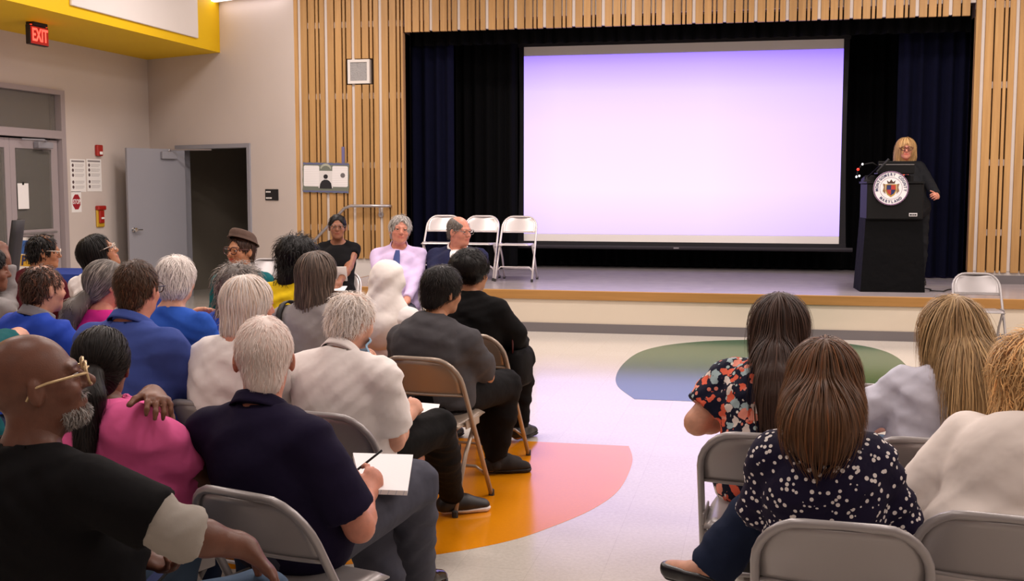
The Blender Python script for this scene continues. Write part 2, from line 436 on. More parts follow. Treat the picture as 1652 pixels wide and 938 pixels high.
kc = MB().box((.18, .022, zd - .2), (.42, .075, zd - .1), .006, M=ML); kc.box((.18, -.075, zd - .2), (.42, -.022, zd - .1), .006, M=ML); kc.build('door_closer', M_grayframe, lf)
ka = MB(); ka.tube([ML @ Vector((.3, .05, zd - .1)), ML @ Vector((.28, .05, zd - .075)), MW @ Vector((a0 + .75, .03, zd - .075))], .011, 6); ka.build('closer_arm', M_alu, d2)
# store room behind the doorway
Msr = wallmat('store_room_paint', '8d8578')
w = MB(); w.box((a0 - .3, -3.2, 0), (LW + .1, -3.05, 2.9), M=MW); w.box((a0 - .3, -3.1, 0), (a0 - .2, -.18, 2.9), M=MW); w.box((LW + .1, -3.2, 0), (LW + .25, -.18, 2.9), M=MW); w.box((a0 - .3, -3.2, 2.8), (LW + .25, -.18, 2.9), M=MW)
w.build('wall_store_room', Msr, kind='structure')
MB().box((a0 - .2, -3.05, 0), (LW + .1, -3.03, .1), M=MW).build('baseboard_store_room', M_base, kind='structure')
# stacked folding chairs/racks lost in the dark store room: a dolly with dark folded chairs hanging on it
rk = empty('chair_dolly', MW @ Vector((a0 + .30, -1.1, 0)), WR, 'dark rack of hanging black folded chairs in the store room doorway', 'rack')
MB().tube([(-.25, -.5, .05), (-.25, -.5, 1.75), (.25, -.5, 1.75), (.25, -.5, .05)], .02, 8).build('rack_frame', M_black, rk)
MB().tube([(-.25, .3, .05), (-.25, .3, 1.75), (.25, .3, 1.75), (.25, .3, .05)], .02, 8).build('rack_frame', M_black, rk)
MB().tube([(0, -.5, 1.75), (0, .3, 1.75)], .02, 8).build('rail', M_black, rk)
mfold = mat('black_vinyl', '17171a', 0.35)
fch = MB().poly([(-.2, .75), (-.2, 1.5)] + arc((-.08, 1.55), .12, 180, 90, 4) + arc((.08, 1.55), .12, 90, 0, 4) + [(.2, .75)], 'y', -.02, .02).mesh('folded_chair')
fch.materials.append(mfold)
for i in range(8): link('folded_chair', fch, None, rk, loc=(0, -.42 + i * .09, 0))
MB().box((a1, 0, 0), (LW, .012, .1), M=MW).build('baseboard_back_left', M_base, kind='structure')
MB().box((0, 0, 0), (a0, .012, .1), M=MW).build('baseboard_back', M_base, kind='structure')

# yellow bulkhead over the entrance, with its white panel
pc = on_w(355, 85); xb, zb = float(pc[0]), float(pc[2])
bk_ = MB().box((XL, 5.0, zb), (xb, float(pc[1]) + .05, CEIL)); bk_.poly([(XL, float(pc[1]) + .05), (xb, float(pc[1]) + .05), (XL, 15.4)], 'z', zb, CEIL)
blk = bk_.build('trim_1', M_yellow, kind='structure')
pa, pb = on_x(317, 62, xb), on_x(112, 9, xb)
MB().box((xb, float(pb[1]), float(pa[2])), (xb + .03, float(pa[1]), CEIL - .05), .006).build('white_panel', M_white, blk)

# ------------------------------------------------------------------ proscenium, slats, stage
XO0, XO1, ZO, ZB = -4.49, 2.375, 3.545, 3.70
M_gap_shade = mat('slat_gap_shade', '4a3526', 0.9)  # light backing coloured dark brown to stand for shade in the narrow slat gaps
M_strip = mat('slat_white_strip', 'd8cfc8', 0.7)
w = MB(); w.box((-6.0, YP + .09, 0), (XO0, YP + .3, CEIL)); w.box((XO1, YP + .09, 0), (8, YP + .3, CEIL)); w.box((XO0, YP + .09, ZB), (XO1, YP + .3, CEIL))
pro = w.build('wall_proscenium', M_gap_shade, kind='structure')
PAT = [(.088, .017), (.086, .017), (.034, .018), (.064, .042)]
def slat_run(x0, x1, z0, z1, phase=0):
    x = x0; i = phase; slats = []; wide = []
    while x < x1 - .02:
        wd_, gap = PAT[i % 4]; wd_ = min(wd_, x1 - x)
        slats.append((x, x + wd_))
        if i % 4 == 3: wide.append((x + wd_ + .006, min(x + wd_ + gap - .006, x1)))
        x += wd_ + gap; i += 1
    return slats, wide
meshes = {}
def slat_obj(x0, x1, z0, z1):
    k = (round(x1 - x0, 3), round(z1 - z0, 3))
    if k not in meshes:
        me = MB().box((0, 0, 0), (k[0], .045, k[1]), .003).mesh('slat'); me.materials.append(M_wood); meshes[k] = me
    o = link('slat', meshes[k], None, pro, loc=(x0, YP + random.uniform(-.003, .003), z0)); return o
random.seed(4)
ZSL, ZSR = .65, .59
joints = [1.02, 1.83, 2.72, 3.63]
def run(x0, x1, zlo, zhi, phase, hole=None, js=joints):
    sl, wide = slat_run(x0, x1, zlo, zhi, phase)
    zs = [zlo, zhi]
    for a, b in sl:
        for z0, z1 in zip(zs[:-1], zs[1:]):
            za, zb_ = z0 + .0015, z1 - .0015
            if hole and a < hole[1] and b > hole[0] and zb_ > hole[2] and za < hole[3]:
                if hole[2] - za > .05: slat_obj(a, b, za, hole[2])
                if zb_ - hole[3] > .05: slat_obj(a, b, hole[3], zb_)
            else: slat_obj(a, b, za, zb_)
    for a, b in wide:
        if b > a: MB().box((a - .004, YP + .022, zlo + .02), (b + .004, YP + .088, zhi)).build('white_strip', M_strip, pro)
    return zs
SPK = (-5.245, -4.925, 2.90, 3.23)
run(-5.985, XO0 - .004, ZSL, CEIL, 3, SPK)
run(XO0 + .02, XO1 - .03, ZO, CEIL, 0, None, [3.63 + .6])
run(XO1, 5.4, ZSR, CEIL, 3)
MB().box((5.42, YP, HS), (7.9, YP + .1, CEIL)).build('wall_front_corner', M_wall, kind='structure')
bt = MB()
for z in (1.02, 1.83, 2.72, 3.63):
    bt.box((-5.98, YP + .03, z), (XO0 - .01, YP + .089, z + .075)); bt.box((XO1 + .005, YP + .03, z), (5.4, YP + .089, z + .075))
bt.build('batten', M_strip, pro)
bt = MB().box((XO0, YP + .05, ZB), (XO1, YP + .089, ZB + .55)); bt.build('white_backing', M_strip, pro)
# bare wall strip and rubber base under the slats
MB().box((-6.0, YP + .03, 0), (XO0, YP + .09, ZSL + .02)).build('wall_front_left', M_white, kind='structure')
MB().box((XO1, YP + .03, HS), (5.5, YP + .09, ZSR + .02)).build('wall_front_right', M_white, kind='structure')
MB().box((XO1 + .02, YP + .015, HS), (5.5, YP + .03, HS + .1)).build('baseboard_front_right', M_base, kind='structure')
MB().box((-4.85, YP + .015, HS), (XO0, YP + .03, HS + .1)).build('baseboard_front_left', M_base, kind='structure')
tr = MB().box((XO0 - .03, YP - .005, HS), (XO0, YP + .3, ZO), .003); tr.box((XO1, YP - .005, HS), (XO1 + .03, YP + .3, ZO), .003); tr.build('trim_2', M_wood, kind='structure')

XS0 = -4.85
stg = MB().box((XS0, YE + .02, HS - .04), (7.9, 17.0, HS)).build('floor_stage', M_stage, kind='structure')
MB().box((XS0, YE, HS - .1), (7.9, YE + .03, HS + .002), .006).build('edge_board', M_edge, stg)
MB().box((XS0 - .01, YE + .02, HS - .1), (XS0, YP + .0, HS + .002)).build('edge_board', M_edge, stg)
rs = MB().box((XS0 + .02, YE + .03, 0), (7.9, YE + .06, HS - .04)); rs.box((XS0 + .02, YE + .03, 0), (XS0 + .05, YP, HS - .04)); rs.build('wall_stage_riser', M_cream, kind='structure')
MB().box((XS0 + .01, YE + .018, 0), (7.9, YE + .03, .1)).build('baseboard_stage', M_base, kind='structure')
stp = MB(); 
for i in range(2): stp.box((XS0 - .30 * (2 - i), YE + .75, 0), (XS0 - .30 * (1 - i), YP + .02, HS * (i + 1) / 3))
sto = stp.build('trim_3', M_cream, kind='structure')
for i in range(2): MB().box((XS0 - .30 * (2 - i) - .02, YE + .74, HS * (i + 1) / 3), (XS0 - .30 * (1 - i), YP + .02, HS * (i + 1) / 3 + .02), .004).build('stair_tread', M_stage, sto)
# rear and sides of the stage house
w = MB().box((-7, 16.9, 0), (6, 17.0, 5.6)); w.box((-6.2, YP + .3, 0), (-6.1, 17, 5.6)); w.box((5.6, YP + .3, 0), (5.7, 17, 5.6)); w.build('wall_stage', M_black, kind='structure')
MB().box((-7, YP + .3, 5.5), (6, 17, 5.6)).build('ceiling_stage', M_black, kind='structure')

def curtain(name, x0, x1, y, z0, z1, m, label, cat='curtain', fold=.16, amp=.05, seed=0, group=None):
    rnd = random.Random(seed); n = int((x1 - x0) / fold * 8) + 2; V = []; F = []
    ph = [rnd.uniform(-.6, .6) for _ in range(200)]
    for j, z in enumerate(np.linspace(z0, z1, 5)):
        for i in range(n):
            u = (x1 - x0) * i / (n - 1); k = u / fold * 2 * math.pi
            V.append((x0 + u, y + amp * (1 - .25 * j / 4) * math.sin(k + ph[int(u / fold)] * .7 + .3 * math.sin(k * .37 + seed)), z))
    for j in range(4):
        for i in range(n - 1): F.append((j * n + i, j * n + i + 1, (j + 1) * n + i + 1, (j + 1) * n + i))
    k = len(V); V += [(p[0], p[1] + .006, p[2]) for p in V]; F += [tuple(q + k for q in f[::-1]) for f in F]
    o = link(name, mesh_np(name, V, F, True), m); tag(o, label, cat, group); return o
M_navy = cloth('navy_velour', '070920', 0.95, 0.25, 500, .0, .2)
M_blk = cloth('black_velour', '050507', 0.97, 0.2, 500, 0, .2)
curtain('stage_curtain', -4.95, -3.98, YP + .55, HS + .02, 5.2, M_navy, 'dark navy pleated velour curtain hanging at the left edge of the stage opening', seed=1)
curtain('stage_curtain', 1.62, 2.75, YP + .75, HS + .02, 5.2, M_navy, 'dark navy pleated velour curtain hanging behind the lectern at the right of the stage', seed=2)
curtain('stage_curtain', -5.6, 3.4, 16.1, HS + .02, 5.2, M_blk, 'wide black backdrop curtain hanging behind the projection screen', seed=3)
curtain('stage_curtain', -4.1, -3.25, YP + 1.15, HS + .02, 5.2, M_blk, 'black side curtain between the navy curtain and the projection screen', seed=4)
curtain('stage_curtain', -4.9, 2.8, YP + .45, 3.42, 5.2, M_blk, 'short black valance curtain above the screen behind the hanging slats', seed=5)

# ------------------------------------------------------------------ projection screen
YS = 15.55
q0, q1 = on_y(845, 75.5, YS), on_y(1353, 394.5, YS)
sx0, sx1, sz0, sz1 = float(q0[0]), float(q1[0]) + .005, float(q1[2]) + .005, float(q0[2]) - .005
scr = empty('projection_screen', ((sx0 + sx1) / 2, YS, HS), 0, 'large white projection screen in a black border, lit pale lavender, hanging on stage', 'screen')
cx = (sx0 + sx1) / 2; hw = (sx1 - sx0) / 2
def loc(z): return z - HS
MB().box((-hw, 0, loc(sz0)), (hw, .006, loc(sz1))).build('screen_surface', mat('screen_white', 'f4efe9', .8, spec=.1), scr)
pz1, pz0 = float(on_y(1100, 85, YS)[2]), float(on_y(1100, 379, YS)[2])
me_ = bpy.data.materials.new('projected_image'); me_.use_nodes = True; t = NT(me_)
tc = t.add('ShaderNodeTexCoord'); sp = t.add('ShaderNodeSeparateXYZ'); t.link(tc.outputs['Generated'], sp.inputs[0])
cv = t.ramp(sp.outputs[2], [(0.0, lin('dcc6f0')), (0.25, lin('efd9fb')), (0.6, lin('ead2f8')), (0.80, lin('dcc6fd')), (0.94, lin('bda2ff')), (1.0, lin('a285fb'))])
xr = t.ramp(sp.outputs[0], [(0.0, (.93, .92, 1)), (0.12, (1, 1, 1)), (0.6, (1, 1, 1)), (1.0, (.84, .80, .98))])
ec = t.mix(1.0, t.mix(1.0, cv, xr, 'MULTIPLY'), (1.25, 1.22, 1.95, 1), 'MULTIPLY')
t.b.inputs['Base Color'].default_value = (.05, .05, .05, 1); t.b.inputs['Roughness'].default_value = .9; t.b.inputs['Specular IOR Level'].default_value = 0
t.link(ec, t.b.inputs['Emission Color']); t.b.inputs['Emission Strength'].default_value = 1.0
MB().box((-hw, -.004, loc(pz0)), (hw, 0, loc(pz1))).build('projected_picture', me_, scr)
bd = MB(); bw = .085
def side(s):
    P0 = [(s * (hw + bw * (1 - .35 * math.sin(math.pi * j / 12))), 0.003, loc(sz0 - .06) + (sz1 + .5 - sz0 + .06) * j / 12) for j in range(13)]
    P1 = [(s * (hw - .004), -.006, p[2]) for p in P0]
    V = P0 + P1; F = [(j, j + 1, 14 + j, 13 + j) for j in range(12)]
    bd.put(V, F); bd.put([(p[0], p[1] + .008, p[2]) for p in V], [f[::-1] for f in F])
side(-1); side(1)
bd.box((-hw - bw, -.006, loc(sz1)), (hw + bw, .008, loc(sz1) + .55)); bd.box((-hw - bw, -.006, loc(sz0) - .06), (hw + bw, .008, loc(sz0)))
M_scrb = mat('screen_border', '120f16', 0.7)
bd.build('black_border', M_scrb, scr)
MB().tube([(-hw - .17, 0, loc(sz0) - .075), (hw + .17, 0, loc(sz0) - .075)], .028, 10).build('weight_bar', mat('dark_bar', '2a262c', 0.4), scr)
MB().box((-.04, -.032, loc(sz0) - .085), (.03, -.027, loc(sz0) - .068)).build('small_badge', M_alu, scr)
MB().box((-hw - .3, -.1, loc(sz1) + .55), (hw + .3, .1, loc(sz1) + .75), .02).build('roller_case', M_black, scr)
# ------------------------------------------------------------------ figures: distance fields meshed into one skin
A_ = lambda *p: np.array(p, float)
def nrm(v): v = np.asarray(v, float); return v / (np.linalg.norm(v) + 1e-12)
def rotm(yaw=0, pitch=0, roll=0):
    """yaw clockwise to the right, pitch up, roll to the right (degrees); x right, y forward, z up"""
    y, p, r = map(math.radians, (yaw, pitch, roll))
    Rz = np.array([[math.cos(y), math.sin(y), 0], [-math.sin(y), math.cos(y), 0], [0, 0, 1]])
    Rx = np.array([[1, 0, 0], [0, math.cos(p), -math.sin(p)], [0, math.sin(p), math.cos(p)]])
    Ry = np.array([[math.cos(r), 0, math.sin(r)], [0, 1, 0], [-math.sin(r), 0, math.cos(r)]])
    return Rz @ Rx @ Ry

class Cone:
    """tapered capsule; fl=(direction, factor) squeezes it along a direction"""
    def __init__(s, a, b, ra, rb=None, k=0.02, sub=False, fl=None):
        s.a, s.b, s.ra, s.rb, s.k, s.sub = np.array(a, float), np.array(b, float), ra, ra if rb is None else rb, k, sub
        s.fl = (nrm(fl[0]), fl[1]) if fl else None
        r = np.maximum(s.ra, s.rb); s.lo = np.minimum(s.a - s.ra, s.b - s.rb); s.hi = np.maximum(s.a + s.ra, s.b + s.rb)
    def d(s, X, Y, Z):
        x, y, z = X - s.a[0], Y - s.a[1], Z - s.a[2]; b = s.b - s.a
        if s.fl:
            n, q = s.fl; g = (x * n[0] + y * n[1] + z * n[2]) * (1 / q - 1); x = x + n[0] * g; y = y + n[1] * g; z = z + n[2] * g
            b = b + n * (b @ n) * (1 / q - 1)
        bb = max(b @ b, 1e-9); t = np.clip((x * b[0] + y * b[1] + z * b[2]) / bb, 0, 1)
        d = np.sqrt((x - t * b[0]) ** 2 + (y - t * b[1]) ** 2 + (z - t * b[2]) ** 2) - (s.ra + (s.rb - s.ra) * t)
        return d * (0.5 + 0.5 * s.fl[1]) if s.fl else d
class Ell:
    def __init__(s, c, r, R=None, k=0.02, sub=False):
        s.c, s.r, s.R, s.k, s.sub = np.array(c, float), np.array(r, float), R, k, sub
        m = s.r.max() if R is not None else s.r; s.lo, s.hi = s.c - m, s.c + m
    def d(s, X, Y, Z):
        x, y, z = X - s.c[0], Y - s.c[1], Z - s.c[2]
        if s.R is not None:
            R = s.R; x, y, z = (R[0, 0] * x + R[1, 0] * y + R[2, 0] * z, R[0, 1] * x + R[1, 1] * y + R[2, 1] * z, R[0, 2] * x + R[1, 2] * y + R[2, 2] * z)
        k0 = np.sqrt((x / s.r[0]) ** 2 + (y / s.r[1]) ** 2 + (z / s.r[2]) ** 2) + 1e-9
        k1 = np.sqrt((x / s.r[0] ** 2) ** 2 + (y / s.r[1] ** 2) ** 2 + (z / s.r[2] ** 2) ** 2) + 1e-9
        return k0 * (k0 - 1) / k1
class Plane:
    """keeps the side n.p < c (cuts away the rest)"""
    def __init__(s, n, p, k=0.004): s.n = nrm(n); s.c = float(s.n @ np.asarray(p, float)); s.k = k; s.lo = None
    def d(s, X, Y, Z): return X * s.n[0] + Y * s.n[1] + Z * s.n[2] - s.c

def smin(a, b, k):
    h = np.clip(0.5 + 0.5 * (b - a) / k, 0, 1); return b + (a - b) * h - k * h * (1 - h)
def smax(a, b, k): return -smin(-a, -b, k)

class Grid:
    def __init__(s, lo, hi, h, fine=()):
        s.ax = []
        for i in range(3):
            out = [lo[i]]
            while out[-1] < hi[i]:
                p = out[-1]; hh = h
                for f in fine:
                    if f[0][i] - h < p < f[1][i]: hh = min(hh, f[2])
                out.append(p + hh)
            s.ax.append(np.array(out, np.float32))
        s.shape = tuple(len(a) for a in s.ax)
    def full(s): return np.full(s.shape, 0.4, np.float32)
    def sub(s, lo, hi):
        return tuple(slice(max(0, np.searchsorted(a, l) - 1), np.searchsorted(a, h) + 1) for a, l, h in zip(s.ax, lo, hi))
    def xyz(s, sl=(slice(None),) * 3): return s.ax[0][sl[0]][:, None, None], s.ax[1][sl[1]][None, :, None], s.ax[2][sl[2]][None, None, :]
    def ev(s, prims, F=None):
        if F is None: F = s.full()
        for p in prims:
            if p.lo is None: sl = (slice(None),) * 3
            else: sl = s.sub(p.lo - .06 - p.k, p.hi + .06 + p.k)
            f = F[sl]
            if f.size == 0: continue
            d = p.d(*s.xyz(sl)).astype(np.float32)
            if isinstance(p, Plane): F[sl] = smax(f, d, p.k)
            elif p.sub: F[sl] = smax(f, -d, p.k)
            else: F[sl] = smin(f, d, p.k)
        return F
def evp(prims, P, init=0.4):
    X, Y, Z = P[:, 0], P[:, 1], P[:, 2]; F = np.full(len(P), init)
    for p in prims:
        d = p.d(X, Y, Z)
        if isinstance(p, Plane): F = smax(F, d, p.k)
        elif p.sub: F = smax(F, -d, p.k)
        else: F = smin(F, d, p.k)
    return F

def nets(F, G):
    """surface nets over a rectilinear grid: vertices, quads"""
    ins = F < 0; nx, ny, nz = F.shape
    c = ins[:-1, :-1, :-1].astype(np.uint8)
    for dx, dy, dz in ((1, 0, 0), (0, 1, 0), (0, 0, 1), (1, 1, 0), (1, 0, 1), (0, 1, 1), (1, 1, 1)):
        c = c + ins[dx:nx - 1 + dx, dy:ny - 1 + dy, dz:nz - 1 + dz]
    act = (c > 0) & (c < 8); I, J, K = np.nonzero(act)
    if len(I) == 0: return np.zeros((0, 3)), np.zeros((0, 4), int)
    acc = np.zeros((len(I), 3)); cnt = np.zeros(len(I))
    cor = [(a, b, d) for a in (0, 1) for b in (0, 1) for d in (0, 1)]
    val = {q: F[I + q[0], J + q[1], K + q[2]].astype(float) for q in cor}
    pos = {q: np.stack([G.ax[0][I + q[0]], G.ax[1][J + q[1]], G.ax[2][K + q[2]]], 1).astype(float) for q in cor}
    for q in cor:
        for i in range(3):
            if q[i] == 0:
                r = list(q); r[i] = 1; r = tuple(r); a, b = val[q], val[r]; m = (a < 0) != (b < 0)
                t = (a[m] / (a[m] - b[m]))[:, None]; acc[m] += pos[q][m] * (1 - t) + pos[r][m] * t; cnt[m] += 1
    V = acc / cnt[:, None]
    idx = np.full(act.shape, -1, np.int32); idx[I, J, K] = np.arange(len(I))
    Q = []
    e = ins[:-1, 1:-1, 1:-1] != ins[1:, 1:-1, 1:-1]; i, j, k = np.nonzero(e); fl = ins[i, j + 1, k + 1]
    q = np.stack([idx[i, j, k], idx[i, j + 1, k], idx[i, j + 1, k + 1], idx[i, j, k + 1]], 1); Q.append(np.where(fl[:, None], q, q[:, ::-1]))
    e = ins[1:-1, :-1, 1:-1] != ins[1:-1, 1:, 1:-1]; i, j, k = np.nonzero(e); fl = ins[i + 1, j, k + 1]
    q = np.stack([idx[i, j, k], idx[i, j, k + 1], idx[i + 1, j, k + 1], idx[i + 1, j, k]], 1); Q.append(np.where(fl[:, None], q, q[:, ::-1]))
    e = ins[1:-1, 1:-1, :-1] != ins[1:-1, 1:-1, 1:]; i, j, k = np.nonzero(e); fl = ins[i + 1, j + 1, k]
    q = np.stack([idx[i, j, k], idx[i + 1, j, k], idx[i + 1, j + 1, k], idx[i, j + 1, k]], 1); Q.append(np.where(fl[:, None], q, q[:, ::-1]))
    Q = np.concatenate(Q); Q = Q[(Q >= 0).all(1)]
    return V, Q

def tinted(me, C):
    at = me.color_attributes.new('tint', 'FLOAT_COLOR', 'POINT')
    at.data.foreach_set('color', np.c_[C, np.ones(len(C))].astype(np.float32).ravel())

def folds(P, seed, f=1.0):
    """crumpled cloth: two families of warped creases that come and go"""
    rs = np.random.RandomState(seed); P = P * f
    lo = lambda k: sum(np.sin((P @ rs.normal(size=3)) * k + rs.uniform(0, 6)) for _ in range(3)) / 1.8
    out = 0
    for i, wl in enumerate((.115, .075, .05)):
        d = nrm(A_(rs.choice([-1, 1]) * (.25 + .5 * rs.rand()), .2 * rs.normal(), .75)); q = (P @ d) * 2 * math.pi / wl + 1.3 * lo(6) + .35 * lo(14)
        s = np.sin(q); out = out + (1 - np.abs(np.sin(q * .5)) * 2 + .6 * s) * np.clip(.45 + .6 * lo(6), 0, 1) * (.9 - .2 * i)
    return np.clip(out / 1.6, -1, 1.2)

def wnoise(P, seed, f=1.0):
    """smooth fold noise from warped sines, about -1..1"""
    rs = np.random.RandomState(seed); out = 0
    w = sum(np.sin((P @ rs.normal(size=3)) * 9 * f + rs.uniform(0, 6)) for _ in range(3)) * .5
    for i in range(3):
        d = nrm(rs.normal(size=3)); out = out + np.sin((P @ d) * (22 + 14 * i) * f + 1.8 * w + rs.uniform(0, 6)) / (1 + .5 * i)
    return out / 2.2

# ---- head, hands
def head_prims(T, R, s=1.0, ears=True, jaw=1.0, nose=1.0):
    """T: head point -> figure space"""
    E = lambda c, r, k=.02, sub=False: Ell(T(*c), np.array(r) * s, R, k * s, sub)
    C = lambda a, b, ra, rb=None, k=.02, sub=False: Cone(T(*a), T(*b), ra * s, None if rb is None else rb * s, k * s, sub)
    p = [E((0, -.015, .035), (.077, .099, .091), .02), E((0, .022, -.022), (.063, .071, .086), .03), E((0, .042, -.072), (.046 * jaw, .047, .032), .03), E((0, .076, -.09), (.02 * jaw, .016, .015), .025)]
    for q in (-1, 1):
        p += [E((q * .04, .058, -.022), (.024, .026, .024), .02), E((q * .031, .104, .012), (.019, .018, .0115), .012, True), C((q * .012, .088, .031), (q * .045, .076, .032), .009, .007, .014)]
    p += [C((0, .09, .018), (0, .107 * (.5 + .5 * nose), -.016), .0075, .0115 * nose, .012), E((0, .104, -.02), (.012 * nose, .011 * nose, .009), .008)]
    for q in (-1, 1): p += [E((q * .011 * nose, .097, -.022), (.0075, .008, .0065), .006)]
    p += [E((0, .086, -.046), (.026, .014, .0075), .008), E((0, .085, -.058), (.022, .013, .0075), .008), C((-.024, .1, -.0515), (.024, .1, -.0515), .0022, .0022, .004, True)]
    for q in (-1, 1):
        p += [E((q * .031, .083, .0195), (.0175, .012, .005), .006), E((q * .031, .083, .003), (.0165, .011, .0035), .006)]
    if ears:
        for q in (-1, 1):
            Re = R @ rotm(q * -22, 0, 0)
            p += [Ell(T(q * .079, -.008, -.002), np.array((.0085, .018, .031)) * s, Re, .008 * s), Ell(T(q * .089, .0, .0), np.array((.006, .009, .016)) * s, Re, .004 * s, True)]
    return p

def hand_prims(W, d, n, side, curl=25, spread=6, s=1.0, thumb=(.55, .6, .25), curls=None):
    d = nrm(d); n = nrm(np.asarray(n, float) - d * (np.asarray(n, float) @ d)); L = np.cross(d, n) * side   # L: towards the thumb
    p = [Cone(W - d * .02, W + d * .02, .026 * s, .026 * s, .02, fl=(n, .72)), Cone(W + d * .03 + L * .004, W + d * .068 + L * .002, .037 * s, .038 * s, .02, fl=(n, .42))]
    tips = []
    for i, (o, ln, r) in enumerate(((.030, .074, .0088), (.010, .083, .009), (-.011, .078, .0086), (-.031, .062, .0076))):
        b = W + d * (.088 - .004 * abs(i - 1)) * s + L * o * s; a0 = math.radians(spread) * (1.2 - .8 * i)
        dd = nrm(d * math.cos(a0) + L * math.sin(a0)); nn = n
        c = (curls[i] if curls else curl) * (1 + .08 * i)
        p0 = b - d * .012
        for j, q in enumerate((.46, .31, .23)):
            if j or True:
                ca = math.radians(c * (.7 if j == 0 else 1.1)); dd, nn = dd * math.cos(ca) + nn * math.sin(ca), nn * math.cos(ca) - dd * math.sin(ca)
            p1 = p0 + dd * ln * q * s
            p.append(Cone(p0, p1, r * s * (1 - .08 * j), r * s * (.92 - .1 * j), .007)); p0 = p1
        tips.append(p0)
    t0 = W + d * .025 * s + L * .026 * s; td = nrm(d * thumb[0] + L * thumb[1] + n * thumb[2]); t1 = t0 + td * .045 * s; td2 = nrm(td + d * .35 + n * .25); t2 = t1 + td2 * .034 * s
    p += [Cone(t0, t1, .0135 * s, .0105 * s, .012), Cone(t1, t2, .0105 * s, .009 * s, .006)]
    tips.append(t2)
    return p, tips

def ik(a, b, l1, l2, hint):
    """elbow or knee between a and b"""
    v = b - a; d = np.linalg.norm(v); u = v / (d + 1e-9); d = min(d, (l1 + l2) * .995)
    x = (l1 * l1 - l2 * l2 + d * d) / (2 * d); h = math.sqrt(max(l1 * l1 - x * x, 1e-6))
    w = nrm(np.asarray(hint, float) - u * (np.asarray(hint, float) @ u)); return a + u * x + w * h

# ---- strands
def grad(pr, P, e=.003):
    f = evp(pr, P); g = np.stack([evp(pr, P + np.eye(3)[i] * e) - f for i in range(3)], 1)
    return f, g / (np.linalg.norm(g, axis=1, keepdims=True) + 1e-9)

def strands(pr, seeds, length, width, flow, seed=0, segs=7, jit=.25, lift=.003, lvar=.4, curl=0.0, tipfree=0.0):
    rs = np.random.RandomState(seed); N = len(seeds); P = seeds.copy(); path = [P.copy()]
    L = length * (1 - lvar * rs.rand(N)); J = rs.normal(size=(N, 3)) * jit; lf = lift * (.2 + 1.3 * rs.rand(N)); prev = None
    ph = rs.uniform(0, 6.28, N); cd = rs.normal(size=(N, 3))
    for s in range(segs):
        f, g = grad(pr, P); d = flow(P, g) + J
        if curl: d = d + curl * (np.sin(ph + s * 1.9)[:, None] * cd + np.cos(ph + s * 1.9)[:, None] * np.roll(cd, 1, 1))
        d = d - (d * g).sum(1, keepdims=True) * g * (1 - tipfree * s / segs)
        d = d / (np.linalg.norm(d, axis=1, keepdims=True) + 1e-9)
        if prev is not None: d = d + .8 * prev; d /= (np.linalg.norm(d, axis=1, keepdims=True) + 1e-9)
        prev = d
        P = P + d * (L / segs)[:, None]; f, g = grad(pr, P)
        target = lf * (1 + 1.5 * s / segs)
        corr = np.where(f < target, f - target, (f - target) * (1 - tipfree)); P = P - g * np.clip(corr, -.03, .03)[:, None]
        path.append(P.copy())
    path = np.stack(path, 1)                              # N, segs+1, 3
    n = segs + 1; tan = np.gradient(path, axis=1); tan /= (np.linalg.norm(tan, axis=2, keepdims=True) + 1e-9)
    f, g = grad(pr, path.reshape(-1, 3)); g = g.reshape(N, n, 3)
    u = np.cross(tan, g); u /= (np.linalg.norm(u, axis=2, keepdims=True) + 1e-9); w = np.cross(u, tan)
    t = np.linspace(0, 1, n); prof = np.clip(np.minimum(.55 + 2.2 * t, 1.0) * (1 - t ** 3) + .06, 0, 1)
    r = width * (.6 + .8 * rs.rand(N))[:, None] * prof[None]
    V = np.stack([path + u * r[..., None], path + w * (r * .45)[..., None], path - u * r[..., None]], 2).reshape(-1, 3)
    base = np.arange(N)[:, None] * (n * 3); Q = []
    for s in range(segs):
        for a, b in ((0, 1), (1, 2)):
            Q.append(np.stack([base[:, 0] + s * 3 + a, base[:, 0] + (s + 1) * 3 + a, base[:, 0] + (s + 1) * 3 + b, base[:, 0] + s * 3 + b], 1))
    return V, np.concatenate(Q), N, n * 3

